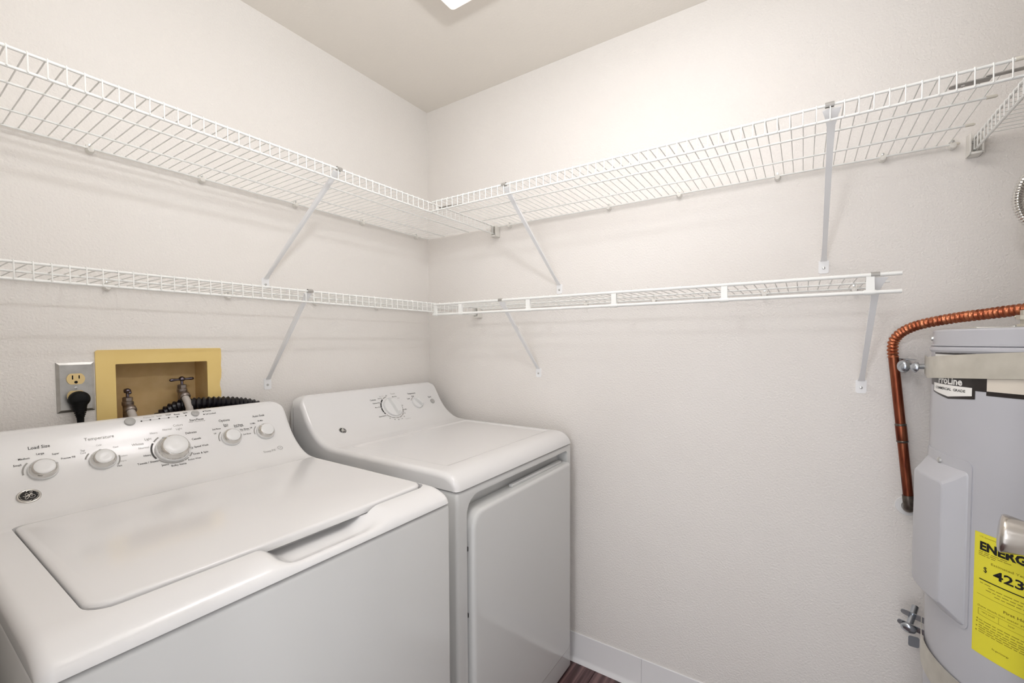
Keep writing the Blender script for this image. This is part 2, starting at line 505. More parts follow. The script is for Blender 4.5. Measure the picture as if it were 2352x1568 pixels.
# slanting shelf braces
def brace(P, tt, tf, depth, z, zf, label, flare=0.013, loose=False):
    b = thing('shelf_brace', P(tf, 0, zf), label, 'brace', 'slanting braces under the wire shelves')
    A = Vector(P(tt, depth - 0.004, z - 0.007)); B = Vector(P(tf, 0.006, zf + 0.016))
    wd = (Vector(P(1, 0, 0)) - Vector(P(0, 0, 0)))
    ax = (B - A).normalized(); nn = ax.cross(wd).normalized()
    st = [(0.0, flare, 0.002), (0.03, flare * 0.75, 0.0025), (0.08, 0.0078, 0.004), (0.18, 0.0066, 0.0052), (0.5, 0.0062, 0.0054), (0.85, 0.0058, 0.0045), (0.96, 0.0068, 0.0025), (1.0, 0.0085, 0.0012)]
    vs_ = []; fs = []
    for (t, w, h) in st:
        c = A.lerp(B, t)
        for (a, q) in ((-w, -h), (w, -h), (w, h * 0.4), (w * 0.6, h), (-w * 0.6, h), (-w, h * 0.4)): vs_.append(c + wd * a + nn * q)
    for i in range(len(st) - 1):
        for j in range(6): fs.append((i * 6 + j, i * 6 + (j + 1) % 6, (i + 1) * 6 + (j + 1) % 6, (i + 1) * 6 + j))
    fs += [tuple(reversed(range(6))), tuple(range((len(st) - 1) * 6, len(st) * 6))]
    MB().add(vs_, fs).build('strut', 'brace', b)
    # hook over the front rod
    ro = 0.0062; ri = 0.0050
    arc = [(ro * math.cos(math.radians(a)), ro * math.sin(math.radians(a))) for a in range(-40, 221, 20)] + [(ri * math.cos(math.radians(a)), ri * math.sin(math.radians(a))) for a in range(220, -41, -20)]
    MB().prism(arc, lambda u, v, d: P(tt + d, depth + u, z + v), -0.004, 0.012).build('hook', 'joiner', b)
    m = MB().prism(rrect(-0.0125, -0.020, 0.0125, 0.018, (0.006, 0.006, 0.003, 0.003), 4), lambda u, v, d: P(tf + u, d, zf + v), 0.0, 0.002)
    m.build('foot_plate', 'brace', b)
    MB().lathe([(0, 0), (0.0042, 0), (0.0038, 0.0018), (0.0015, 0.0026), (0, 0.0026)], P(tf, 0.002, zf - 0.004), Vector(P(0, 1, 0)) - Vector(P(0, 0, 0)), 12).build('foot_screw', 'screw', b)
brace(L_back, -0.806, -0.803, DU, ZU, 1.5150, 'slanting brace of the high left shelf, its foot just over the lower shelf')
brace(L_back, -0.842, -0.803, DL, ZL, 1.1640, 'slanting brace of the lower left shelf, its foot beside the yellow box')
brace(L_right, -0.758, -0.735, DU, ZU, 1.5230, 'slanting brace of the high right shelf, the one nearer the room corner')
brace(L_right, -1.612, -1.6157, DU, ZU, 1.5270, 'nearly upright brace of the high right shelf, far from the room corner', 0.017)
brace(L_right, -0.668, -0.6356, DR, ZR, 1.1780, 'slanting brace of the lower right shelf, its foot above the dryer')
brace(L_right, -1.706, -1.7091, DR, ZR, 1.1754, 'brace at the free end of the lower right shelf, beside the copper pipe', 0.019)

# U brackets on the right wall that carry the shelf lips
def end_bracket(y, z, label, h=0.058, dep=0.034):
    e = thing('end_bracket', (0, y, z), label, 'bracket')
    m = MB()
    m.bbox((-0.005, y - 0.0135, z - h + 0.014), (0, y + 0.0135, z + 0.014), 0.001, 1)
    m.bbox((-dep, y - 0.0135, z - h + 0.014), (-0.004, y - 0.0095, z + 0.010), 0.001, 1)
    m.bbox((-dep, y + 0.0095, z - h + 0.014), (-0.004, y + 0.0135, z + 0.010), 0.001, 1)
    m.bbox((-dep, y - 0.0125, z - h + 0.014), (-0.004, y + 0.0125, z - h + 0.020), 0.001, 1)
    m.build('holder', 'clip', e)
    MB().lathe([(0, 0), (0.004, 0), (0.0035, 0.002), (0, 0.0025)], (-0.005, y, z - 0.006), (-1, 0, 0), 10).build('bracket_screw', 'screw', e)
end_bracket(-DU, ZU, 'white plastic bracket on the right wall holding the high left shelf lip')
end_bracket(-DL, ZL, 'white plastic bracket on the right wall holding the lower left shelf lip')
end_bracket(YF + 0.416, ZU + 0.004, 'white plastic bracket at far right holding the lip of the heater shelf')

# flat grey bars tying shelf corners together
def joiner(y0, y1, x, z, label):
    j = thing('corner_tie', (x, (y0 + y1) / 2, z), label, 'bracket')
    s = 1 if y1 > y0 else -1; L = abs(y1 - y0)
    poly = rrect(0, -0.009, L * 0.52, 0.009, (0.008, 0.001, 0.001, 0.008), 5)
    m = MB().prism(poly, lambda u, v, d: (x + v, y0 + s * u, z + d), 0, 0.002)
    m.prism(rrect(L * 0.44, -0.006, L * 1.06, 0.006, 0.002, 3), lambda u, v, d: (x + v - 0.006, y0 + s * u, z + d), 0.002, 0.004)
    m.build('bar', 'joiner', j)
    MB().lathe([(0, 0), (0.003, 0), (0.003, 0.0008), (0, 0.0009)], (x, y0 + s * 0.02, z), (0, 0, -1), 10).build('hole_rim', 'white', j)
joiner(-0.537, -0.428, -0.364, ZU - 0.0075, 'flat grey metal bar tying the two high shelves together at the room corner')
joiner(-1.802, -1.915, -0.385, ZU - 0.0075, 'flat grey metal bar at far right tying the high shelf to the heater shelf')

# ================================================================== OUTLET, CORD, SUPPLY BOX
ol = thing('wall_outlet', (-1.290, 0, 1.195), 'stainless steel outlet plate with almond sockets beside the yellow box', 'outlet')
px0, px1, pz0, pz1 = -1.3265, -1.2545, 1.131, 1.2595
bm_ = MB()
def ring4(a, y): return [(px0 + a, y, pz0 + a), (px1 - a, y, pz0 + a), (px1 - a, y, pz1 - a), (px0 + a, y, pz1 - a)]
vv = ring4(0, 0) + ring4(0.0005, -0.0025) + ring4(0.0065, -0.0055)
bm_.add(vv, [(0, 1, 5, 4), (1, 2, 6, 5), (2, 3, 7, 6), (3, 0, 4, 7), (4, 5, 9, 8), (5, 6, 10, 9), (6, 7, 11, 10), (7, 4, 8, 11), (8, 9, 10, 11)])
bm_.build('plate', 'steel', ol, smooth=15)
for zc in (1.2165, 1.1725):
    shape = []
    for k in range(32):
        a = 2 * PI * k / 32
        shape.append((0.0172 * math.cos(a), max(-0.0138, min(0.0138, 0.0172 * math.sin(a)))))
    rc = MB().prism(shape, lambda u, v, d: (-1.2912 + u, d, zc + v), -0.0095, -0.005).build('socket', 'almond', ol)
    m = MB()
    m.box((-1.2912 - 0.0073, -0.0098, zc - 0.0010), (-1.2912 - 0.0050, -0.0093, zc + 0.0095)); m.box((-1.2912 + 0.0050, -0.0098, zc + 0.0005), (-1.2912 + 0.0073, -0.0093, zc + 0.0090))
    m.lathe([(0, 0), (0.0034, 0), (0.0034, 0.0003), (0, 0.0003)], (-1.2912, -0.0095, zc - 0.0082), (0, -1, 0), 12)
    m.build('slot', 'black', rc)
MB().lathe([(0, 0), (0.0036, 0), (0.0032, 0.0015), (0, 0.002)], (-1.2912, -0.0055, 1.1935), (0, -1, 0), 14).build('plate_screw', 'screw', ol)

cord = thing('power_cord', (-1.289, -0.02, 0.9), 'black power cord plugged into the lower socket of the steel outlet', 'cord')
m = MB()
m.lathe([(0, -0.0102), (0.0180, -0.0102), (0.0205, -0.018), (0.0205, -0.028), (0.0175, -0.035), (0.011, -0.038), (0, -0.039)], (-1.289, 0, 1.1650), (0, 1, 0), 28)
m.tube([(-1.289, -0.024, 1.160), (-1.289, -0.024, 1.148), (-1.2885, -0.024, 1.136)], [0.0185, 0.0145, 0.0125], 16)
for k in range(5): m.tube([(-1.2885, -0.024, 1.140 - k * 0.0045), (-1.2885, -0.024, 1.1375 - k * 0.0045)], 0.0138 - k * 0.0012, 16)
m.build('plug', 'black', cord, smooth=50)
MB().tube([(-1.2885, -0.024, 1.138), (-1.2885, -0.024, 1.118), (-1.288, -0.024, 1.09), (-1.287, -0.026, 1.04), (-1.285, -0.03, 0.95), (-1.28, -0.035, 0.8)], [0.0085, 0.0075, 0.0062, 0.0055, 0.0055, 0.0055], 12).build('cable', 'black', cord)

sb = thing('supply_box', (-1.10, 0, 1.06), 'yellowed plastic washer supply box set into the left wall', 'supply box')
outer = [(-1.2526, 1.02), (-0.9530, 1.02), (-0.9512, 1.10), (-0.9535, 1.125), (-0.9515, 1.15), (-0.9555, 1.172), (-0.9548, 1.183), (-0.9512, 1.197), (-0.9500, 1.22), (-0.9512, 1.236), (-0.9496, 1.262), (-0.9500, 1.2875), (-0.9525, 1.2912), (-1.05, 1.2914), (-1.15, 1.2905), (-1.247, 1.2897), (-1.2520, 1.2855)]
inner = rrect(BX0, BZ0, BX1, BZ1, 0.002, 2)
tri = tessellate_polygon([[Vector((u, v, 0)) for u, v in outer], [Vector((u, v, 0)) for u, v in reversed(inner)]])
allp = outer + list(reversed(inner)); n0 = len(outer); n1 = len(inner)
m = MB()
vs_ = [(u, -0.004, v) for u, v in allp] + [(u, 0.0, v) for u, v in allp]
N_ = len(allp)
fs = [tuple(t) for t in tri] + [tuple(N_ + i for i in reversed(t)) for t in tri]
fs += [(i, (i + 1) % n0, N_ + (i + 1) % n0, N_ + i) for i in range(n0)]
fs += [(n0 + i, n0 + (i + 1) % n1, N_ + n0 + (i + 1) % n1, N_ + n0 + i) for i in range(n1)]
m.add(vs_, fs).build('flange', 'boxyel', sb, smooth=20)
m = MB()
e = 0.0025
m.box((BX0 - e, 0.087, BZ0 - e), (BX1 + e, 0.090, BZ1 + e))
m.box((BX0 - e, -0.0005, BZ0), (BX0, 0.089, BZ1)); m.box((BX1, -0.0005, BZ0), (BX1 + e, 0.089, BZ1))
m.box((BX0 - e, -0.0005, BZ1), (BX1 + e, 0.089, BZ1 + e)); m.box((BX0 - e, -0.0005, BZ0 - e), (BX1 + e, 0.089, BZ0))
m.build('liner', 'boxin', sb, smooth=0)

def valve(x, y, z, hd, label):
    """z = handle height; hd = handle direction"""
    v = thing('supply_valve', (x, y, z - 0.08), label, 'valve')
    hd = Vector(hd).normalized()
    m = MB()
    m.lathe([(0.0115, -0.075), (0.0115, -0.042), (0.0135, -0.038), (0.0135, -0.030), (0.010, -0.026)], (x, y, z), (0, 0, 1), 18)
    m.tube([(x, y, z - 0.040), (x, y - 0.016, z - 0.049)], [0.0105, 0.0105], 16)
    m.build('valve_body', 'oldbrass', v)
    MB().lathe([(0.0085, -0.0285), (0.0122, -0.0265), (0.0122, -0.0175), (0.0085, -0.0155)], (x, y, z), (0, 0, 1), 6).build('bonnet_nut', 'oldbrass', v, smooth=20)
    m = MB()
    m.lathe([(0.0038, -0.016), (0.0038, -0.005), (0.0075, -0.004), (0.0088, 0.0), (0.0075, 0.0055), (0.003, 0.0085), (0, 0.009)], (x, y, z), (0, 0, 1), 16)
    c = Vector((x, y, z))
    for s in (-1, 1):
        m.tube([c + hd * s * 0.005, c + hd * s * 0.014, c + hd * s * 0.024, c + hd * s * 0.030, c + hd * s * 0.0325], [0.0032, 0.0034, 0.0046, 0.0044, 0.002], 12)
    m.build('tee_handle', 'oldmetal', v, smooth=60)
    h = thing('supply_hose', (x, y - 0.03, 0.8), 'grey supply hose hanging from the %s valve in the yellow box' % ('left' if x < -1.1 else 'right'), 'hose')
    m = MB()
    a = Vector((0, -0.8, -0.6)).normalized()
    o = Vector((x, y - 0.010, z - 0.046))
    m.lathe([(0.0128, 0.0), (0.0150, 0.003), (0.0150, 0.013), (0.0128, 0.016)], o, a, 20)
    m.build('hose_nut', 'oldbrass', h)
    p = o + a * 0.014
    MB().tube([p - a * 0.005, p, p + Vector((0.001, -0.012, -0.012)), p + Vector((0.003, -0.020, -0.030)), p + Vector((0.004, -0.023, -0.06)), p + Vector((0.004, -0.022, -0.14)), p + Vector((0.004, -0.02, -0.34))], 0.0098, 16).build('hose', 'hosegrey', h)
valve(-1.1785, 0.030, 1.171, (-0.10, -1, -0.05), 'dull metal supply valve at left in the yellow box, its handle turned end on')
valve(-1.047, 0.030, 1.196, (1, 0.04, 0.03), 'dull metal supply valve at right in the yellow box, tee handle crosswise')

# black corrugated drain hose
def smooth_path(P, n=12):
    P = [Vector(p) for p in P]; Q = [2 * P[0] - P[1]] + P + [2 * P[-1] - P[-2]]; out = []
    for i in range(1, len(Q) - 2):
        for k in range(n):
            t = k / n; a, b, c, d = Q[i - 1:i + 3]
            out.append(0.5 * ((2 * b) + (c - a) * t + (2 * a - 5 * b + 4 * c - d) * t * t + (3 * b - a - 3 * c + d) * t ** 3))
    out.append(P[-1]); return out
def resample(P, step):
    out = [P[0]]; acc = 0.0
    for a, b in zip(P[:-1], P[1:]):
        L = (b - a).length; t = step - acc
        while t <= L:
            out.append(a.lerp(b, t / L)); t += step
        acc = (acc + L) % step if L > 0 else acc
    return out
pth = resample(smooth_path([(-1.118, 0.062, 1.04), (-1.095, 0.056, 1.082), (-1.06, 0.030, 1.112), (-1.015, -0.010, 1.120), (-0.965, -0.030, 1.119), (-0.915, -0.036, 1.111), (-0.87, -0.040, 1.098), (-0.825, -0.044, 1.070), (-0.790, -0.050, 1.03), (-0.775, -0.06, 0.93), (-0.775, -0.06, 0.6)]), 0.0031)
dh = MB().tube(pth, [0.0205 if k % 4 == 0 else (0.0150 if k % 4 == 2 else 0.0178) for k in range(len(pth))], 18).build('drain_hose', 'hoseblk', smooth=25)
tag(dh, 'black corrugated drain hose looping out of the yellow box behind the washer', 'hose')

WTXT= [('Load Size', -1.3839, 0.0959, 0.0336, 1), ('Small', -1.4199, 0.1315, 0.0116, 1), ('Medium', -1.4089, 0.1186, 0.0171, 1), ('Large', -1.3839, 0.1127, 0.0119, 1), ('Super', -1.3604, 0.1181, 0.0117, 1), ('Precise Fill', -1.3418, 0.1317, 0.0231, 1), ('Temperature', -1.2834, 0.095, 0.0537, 0), ('Tap', -1.3162, 0.1207, 0.0081, 0), ('Cold', -1.3162, 0.1262, 0.0096, 0), ('Cold', -1.2872, 0.1125, 0.0093, 0), ('Cool', -1.2577, 0.1235, 0.0098, 0), ('Colors', -1.2468, 0.1497, 0.014, 0), ('Warm', -1.2501, 0.1635, 0.0123, 0), ('Hot', -1.2588, 0.1749, 0.0089, 1), ('Whites', -1.2154, 0.1256, 0.0234, 0), ('Normal', -1.2048, 0.1377, 0.0211, 0), ('Light', -1.1923, 0.1166, 0.014, 0), ('Heavy', -1.2018, 0.161, 0.0159, 1), ('Heavy', -1.1779, 0.1022, 0.0162, 0), ('Towels / Sheets', -1.2052, 0.181, 0.0421, 1), ('Jeans', -1.174, 0.198, 0.0155, 1), ('Bulky Items', -1.1462, 0.2059, 0.0323, 1), ('Active Wear', -1.1085, 0.1961, 0.0311, 1), ('Drain & Spin', -1.0894, 0.1818, 0.0352, 1), ('Speed Wash', -1.0823, 0.1605, 0.0341, 1), ('Casuals', -1.0887, 0.1358, 0.0218, 1), ('Delicates', -1.097, 0.1156, 0.0261, 1), ('Light', -1.1217, 0.1005, 0.0139, 0), ('Normal', -1.1479, 0.0965, 0.0202, 0), ('Colors', -1.1223, 0.0886, 0.0219, 0), ('Start/Pause', -1.0759, 0.0791, 0.034, 1), ('Hold 3 Secs to Stop', -1.0759, 0.0853, 0.0397, 0), ('Pause', -1.0418, 0.0554, 0.0152, 1), ('Lid Locked', -1.0374, 0.0659, 0.0261, 1), ('Spin', -1.0972, 0.0535, 0.0108, 1), ('Rinse', -1.1174, 0.0548, 0.0131, 1), ('Wash', -1.1367, 0.0534, 0.0123, 1), ('Soak', -1.1567, 0.0536, 0.0118, 0), ('Precise Fill', -1.1796, 0.0539, 0.0219, 0), ('Options', -1.0086, 0.0942, 0.029, 1), ('Extra', -1.0079, 0.1069, 0.0122, 1), ('Spin', -1.0085, 0.1119, 0.011, 1), ('2nd Rinse', -1.0342, 0.1166, 0.0219, 1), ('Off', -1.0409, 0.1298, 0.0065, 1), ('2nd Rinse', -0.9754, 0.1139, 0.0254, 1), ('Extra Spin', -0.9742, 0.1191, 0.0254, 1), ('No Rinse', -0.9617, 0.13, 0.0246, 1), ('with any cycle', -0.9605, 0.1347, 0.0271, 0), ('2nd Rinse', -0.959, 0.1468, 0.0222, 1), ('Auto Soak', -0.9113, 0.0935, 0.0367, 1), ('15 Min', -0.9344, 0.116, 0.0149, 1), ('30 Min', -0.9107, 0.1106, 0.0157, 1), ('Off', -0.9425, 0.1292, 0.0069, 1), ('Deep Fill', -0.9212, 0.2236, 0.034, 0)]
DTXT= [('Cottons', -0.4364, 0.1027, 0.0289, 1), ('Less Dry', -0.3999, 0.1002, 0.0214, 1), ('Optimum Dry', -0.4252, 0.119, 0.0374, 1), ('More Dry', -0.4261, 0.1382, 0.0264, 1), ('Easy Care', -0.3881, 0.0914, 0.0227, 0), ('Timed', -0.3265, 0.086, 0.024, 0), ('More Dry', -0.3222, 0.1009, 0.0246, 1), ('Off', -0.3626, 0.0915, 0.0084, 1), ('Less', -0.3038, 0.1088, 0.011, 0), ('10', -0.3, 0.1462, 0.0062, 1), ('40 Min', -0.2956, 0.1669, 0.0184, 1), ('50', -0.3088, 0.1854, 0.0061, 1), ('60', -0.3237, 0.2017, 0.0063, 1), ('70', -0.3416, 0.2112, 0.006, 1), ('80', -0.3612, 0.2128, 0.0061, 1), ('90', -0.3787, 0.2089, 0.006, 1), ('20', -0.3974, 0.1981, 0.0059, 1), ('Quick Fluff 10', -0.4254, 0.1819, 0.036, 1), ('Timed Dry', -0.3127, 0.2177, 0.0295, 0), ('Temperature', -0.2219, 0.0973, 0.0481, 1), ('High', -0.2209, 0.1113, 0.0148, 1), ('Low', -0.2495, 0.1186, 0.0165, 1), ('Start', -0.1218, 0.1252, 0.0206, 1)]

# ================================================================== WASHER AND DRYER
PR = [(-.03, 1.100), (-.045, 1.112), (-.062, 1.1165), (-.078, 1.112), (-.09, 1.097), (-.105, 1.073), (-.121, 1.046), (-.139, 1.021), (-.159, 1.0), (-.182, .982), (-.208, .968), (-.238, .959), (-.275, .9555)]
def catmull(P, n):
    Q = [(2 * P[0][0] - P[1][0], 2 * P[0][1] - P[1][1])] + P + [(2 * P[-1][0] - P[-2][0], 2 * P[-1][1] - P[-2][1])]
    out = []
    for i in range(1, len(Q) - 2):
        for k in range(n):
            t = k / n
            out.append(tuple(0.5 * ((2 * Q[i][j]) + (Q[i + 1][j] - Q[i - 1][j]) * t + (2 * Q[i - 1][j] - 5 * Q[i][j] + 4 * Q[i + 1][j] - Q[i + 2][j]) * t * t + (3 * Q[i][j] - Q[i - 1][j] - 3 * Q[i + 1][j] + Q[i + 2][j]) * t ** 3) for j in (0, 1)))
    out.append(P[-1])
    return out
PC = catmull(PR, 8)
SS = [0.0]
for a, b in zip(PC[:-1], PC[1:]): SS.append(SS[-1] + math.hypot(b[0] - a[0], b[1] - a[1]))
def prof_at(s):
    s = max(0.0, min(SS[-1] - 1e-6, s))
    lo = 0
    while SS[lo + 1] < s: lo += 1
    t = (s - SS[lo]) / (SS[lo + 1] - SS[lo])
    y = PC[lo][0] + t * (PC[lo + 1][0] - PC[lo][0]); z = PC[lo][1] + t * (PC[lo + 1][1] - PC[lo][1])
    i0 = max(0, lo - 2); i1 = min(len(PC) - 1, lo + 3)
    ty, tz = PC[i1][0] - PC[i0][0], PC[i1][1] - PC[i0][1]
    L = math.hypot(ty, tz); ty /= L; tz /= L
    return y, z, ty, tz
def con(x, s, h=0.0, dy=0.0):
    """point on the console face: x along the machine, s down the face, h out of it"""
    y, z, ty, tz = prof_at(s)
    ny, nz = tz, -ty            # outward (towards the front and up)
    return Vector((x, y + dy + ny * h, z + nz * h))
def con_axis(s):
    y, z, ty, tz = prof_at(s)
    return Vector((0, tz, -ty))
def sstep(a, b, x):
    t = max(0.0, min(1.0, (x - a) / (b - a))); return t * t * (3 - 2 * t)

def top_panel(root, x0, x1, dy, zf, scoop=None, flat_rows=(), zb=0.910, dish=None):
    rows = [(-.030, zb)] + [(-.030, 1.06)] + PC[::2] + ([PC[-1]] if (len(PC) - 1) % 2 else [])
    rows += [(v, .9553) for v in flat_rows]
    front = [(-.742, .9553), (-.752, .9550), (-.762, .9542), (-.771, .9527), (-.780, .9500), (-.788, .9462), (-.796, .9412), (-.803, .9350), (-.8085, .9280), (-.812, .9205), (-.8145, .9130), (-.815, zb)]
    for (a, b) in front:
        k = sstep(.955, zb, b)
        rows.append((a, b + zf * (1 - 0) * sstep(.9553, zb, b)))
    zb2 = zb + zf
    rows[0] = (rows[0][0], zb2)
    e = [0, .0006, .002, .004, .007, .011, .016, .022, .03, .038, .046]
    xs = [x0 + v for v in e]
    st = 0.02 if not scoop else 0.008
    n = int((x1 - x0 - 0.1) / st)
    xs += [x0 + 0.05 + (x1 - x0 - 0.1) * k / n for k in range(n + 1)]
    xs += [x1 - v for v in reversed(e)]
    if dish: xs = sorted(set(xs + [dish[0] + v for v in (0, .002, .004, .006, .008, .010)] + [dish[1] - v for v in (0, .002, .004, .006, .008, .010)]))
    R2 = 0.016; RT = 0.045
    nr = len(rows)
    T = []
    for i in range(nr):
        a = rows[max(0, i - 1)]; b = rows[min(nr - 1, i + 1)]
        ty, tz = b[0] - a[0], b[1] - a[1]; L = math.hypot(ty, tz)
        T.append((tz / L, -ty / L))
    vs_ = []
    for x in xs:
        d = min(x - x0, x1 - x)
        ins = R2 - math.sqrt(max(0, R2 * R2 - max(0, R2 - d) ** 2))
        zt = 1.1172 - (RT - math.sqrt(max(0, RT * RT - max(0, RT - d) ** 2)))
        for i, (y, z) in enumerate(rows):
            if i == 0 or i == nr - 1:
                vs_.append((x, y + dy + (ins * 0.9 if i else 0), zb2)); continue
            ny, nz = T[i]
            if i == 1: ny, nz = 0, 0
            yy = y - ny * ins; zz = z - nz * ins
            zz = min(zz, zt)
            if dish and y < -.20 and zz > .94:
                zz -= dish[4] * sstep(dish[0], dish[0] + .010, x) * (1 - sstep(dish[1] - .010, dish[1], x)) * sstep(-dish[3], -dish[3] + .012, -y if False else y) * (1 - sstep(-dish[2] - .012, -dish[2], y))
            if scoop and y < -.70:
                wx = sstep(scoop[0], scoop[0] + .05, x) * (1 - sstep(scoop[1] - .075, scoop[1], x))
                zz -= scoop[2] * wx * sstep(-.8165, -.770, y)
                zz = max(zz, zb2 + 0.001)
            vs_.append((x, yy + dy, zz))
    fs = []
    nx = len(xs)
    for c in range(nx - 1):
        for i in range(nr - 1):
            fs.append((c * nr + i, c * nr + i + 1, (c + 1) * nr + i + 1, (c + 1) * nr + i))
        fs.append((c * nr + nr - 1, c * nr, (c + 1) * nr, (c + 1) * nr + nr - 1))
    # ends: drop every row straight to the seam plane
    for c, rev in ((0, False), (nx - 1, True)):
        base = len(vs_)
        for i in range(1, nr - 1): vs_.append((vs_[c * nr + i][0], vs_[c * nr + i][1], zb2))
        lowid = lambda i: c * nr + i if i in (0, nr - 1) else base + i - 1
        for i in range(nr - 1):
            q = [c * nr + i, c * nr + i + 1, lowid(i + 1), lowid(i)]
            qq = []
            for k in q:
                if k not in qq: qq.append(k)
            if len(qq) >= 3: fs.append(tuple(reversed(qq)) if rev else tuple(qq))
        # bottom sliver between the skirt feet and the flat bottom edge (collinear foot row)
        fs.append(tuple([lowid(i) for i in range(nr)] if rev else [lowid(i) for i in reversed(range(nr))]))
    return MB().add(vs_, fs), zb2

def knob(root, x, s, dy, r, h, ang, name='control_knob'):
    ax = con_axis(s); o = con(x, s, 0.0004, dy)
    k = MB().lathe([(r * 1.0, 0), (r * 1.0, h * .18), (r * .985, h * .34), (r * .93, h * .42)], o, ax, 40).build(name, 'plasticw', root, smooth=50)
    MB().lathe([(r * .93, h * .42), (r * .92, h * .50), (r * .82, h * .78), (r * .73, h * .93), (r * .70, h * .95)], o, ax, 40).build('chrome_ring', 'chrome', k, smooth=50)
    MB().lathe([(r * .70, h * .94), (r * .69, h * 1.0), (r * .60, h * 1.04), (r * .30, h * 1.03), (0, h * 1.02)], o, ax, 40).build('knob_cap', 'plasticw', k, smooth=50)
    X = Vector((1, 0, 0)); Y = ax.cross(X)
    dr = X * math.cos(ang) + Y * math.sin(ang); sd = ax.cross(dr)
    a = o + dr * r * .66 + ax * h * .92; b = o + dr * r * .95 + ax * h * .40
    m = MB()
    q = []
    for c, hh in ((a, .06), (b, .06)):
        for sg, up_ in ((-1, 0), (1, 0), (1, 1), (-1, 1)): q.append(c + sd * sg * r * .055 + (ax * 1.2 + dr * .8) * up_ * r * .06)
    m.add(q, [(0, 1, 2, 3), (7, 6, 5, 4), (0, 4, 5, 1), (1, 5, 6, 2), (2, 6, 7, 3), (3, 7, 4, 0)])
    m.build('pointer', 'plasticw', k, smooth=0)
    return k

def arc_band(mb, cx, cs, r0, r1, a0, a1, dy, h=0.0006, n=16):
    """angles in the face plane: 0 = +x, 90 = up the face"""
    vs_ = []; fs = []
    for k in range(n + 1):
        a = math.radians(a0 + (a1 - a0) * k / n)
        for r in (r0, r1): vs_.append(con(cx + r * math.cos(a), cs - r * math.sin(a), h, dy))
    for k in range(n): fs.append((2 * k, 2 * k + 1, 2 * k + 3, 2 * k + 2))
    mb.add(vs_, fs)

def monogram(root, x, s, dy, R, ring):
    """round appliance emblem: dark disc, bright rim and script letters"""
    ax = con_axis(s); o = con(x, s, 0.0003, dy)
    X = Vector((1, 0, 0)); Y = ax.cross(X)
    E = lambda u, v, h: o + X * u * R + Y * v * R + ax * h
    em = MB().lathe([(0, 0.0), (R * (.80 if ring else 1.0), 0.0), (R * (.78 if ring else .99), .0022 if ring else .0008), (0, .0022 if ring else .0008)], o, ax, 36).build('emblem', 'inkblack', root)
    h = .0024 if ring else .0010
    if ring:
        MB().lathe([(R * 1.0, 0), (R * 1.0, .0012), (R * .93, .0026), (R * .84, .0030), (R * .79, .0022)], o, ax, 40, cap=False).build('emblem_rim', 'chrome', em, smooth=60)
    k = .74 if ring else .9
    m = MB()
    ringr = .98 * k
    for q in range(4):
        a0 = 90 * q + 20
        pts = [E(ringr * math.cos(math.radians(a0 + t)), ringr * math.sin(math.radians(a0 + t)), h) for t in range(0, 76, 8)]
        aa = math.radians(a0 + 84)
        pts.append(E(ringr * .86 * math.cos(aa), ringr * .86 * math.sin(aa), h))
        m.tube(pts, [R * .045 * k] * (len(pts) - 1) + [R * .02], 6)
    def stroke(P, w=.055):
        sm = smooth_path([E(u * k, v * k, h) for u, v in P], 5)
        m.tube(sm, R * w * k, 6)
    stroke([(-.62, .02), (-.40, -.08), (-.14, .0), (-.05, .22), (-.14, .42), (-.30, .42), (-.36, .22), (-.22, .06), (-.04, .12), (.02, .28), (.0, .0), (-.10, -.34), (-.26, -.56), (-.42, -.52), (-.40, -.28), (-.16, -.04), (.10, .16)])
    stroke([(.10, .16), (.30, .42), (.42, .62), (.36, .76), (.22, .70), (.18, .46), (.28, .26), (.42, .26), (.20, .16), (.06, -.10), (.08, -.38), (.30, -.52), (.56, -.40), (.64, -.14), (.52, .06), (.34, .04), (.28, -.14), (.38, -.24)])
    m.build('script_letters', 'chrome' if ring else 'white', em, smooth=60)
    return em

def legend(root, items, dy):
    for key, nm, mt, h in ((1, 'printed_lettering', 'ink', .0005), (0, 'pale_lettering', 'inklight', .0005)):
        m = MB()
        for (t, x, s, w, dark) in items:
            if dark != key: continue
            put_text(m, t, w, lambda u, v: con(x + u, s - v, h, dy), bold=0.012 if dark else 0.0, hscale=1.15)
        m.build(nm, mt, root, smooth=0)['kind'] = 'stuff'

# ---- washer
WX0, WX1 = -1.506, -0.820
wa = thing('washing_machine', ((WX0 + WX1) / 2, -0.49, 0), 'white top loading washing machine with five knobs on its curved console', 'washing machine')
flat = [-.278, -.285, -.30, -.33, -.40, -.50, -.60, -.68, -.71, -.72, -.727, -.734]
tp, zbw = top_panel(wa, WX0, WX1, -0.051, 0.012, scoop=(-1.240, -0.985, 0.030), flat_rows=flat)
tpo = tp.build('top_panel', 'enamel', wa)
LID = dict(x0=-1.4475, x1=-0.8345, y0=-0.789, y1=-0.3165)
cut = rrect(LID['x0'] - .003, LID['y0'] - .012, LID['x1'] + .003, LID['y1'] + .003, (.033, .033, .012, .012), 6)
def boolean_local(target, cutter):
    # targets keep their mesh around the thing's base; move the cutter into the same frame
    boolean(target, cutter)
cm = MB().prism(cut, lambda u, v, d: (u, v, d), 0.9405, 1.02)
boolean(tpo, cm)
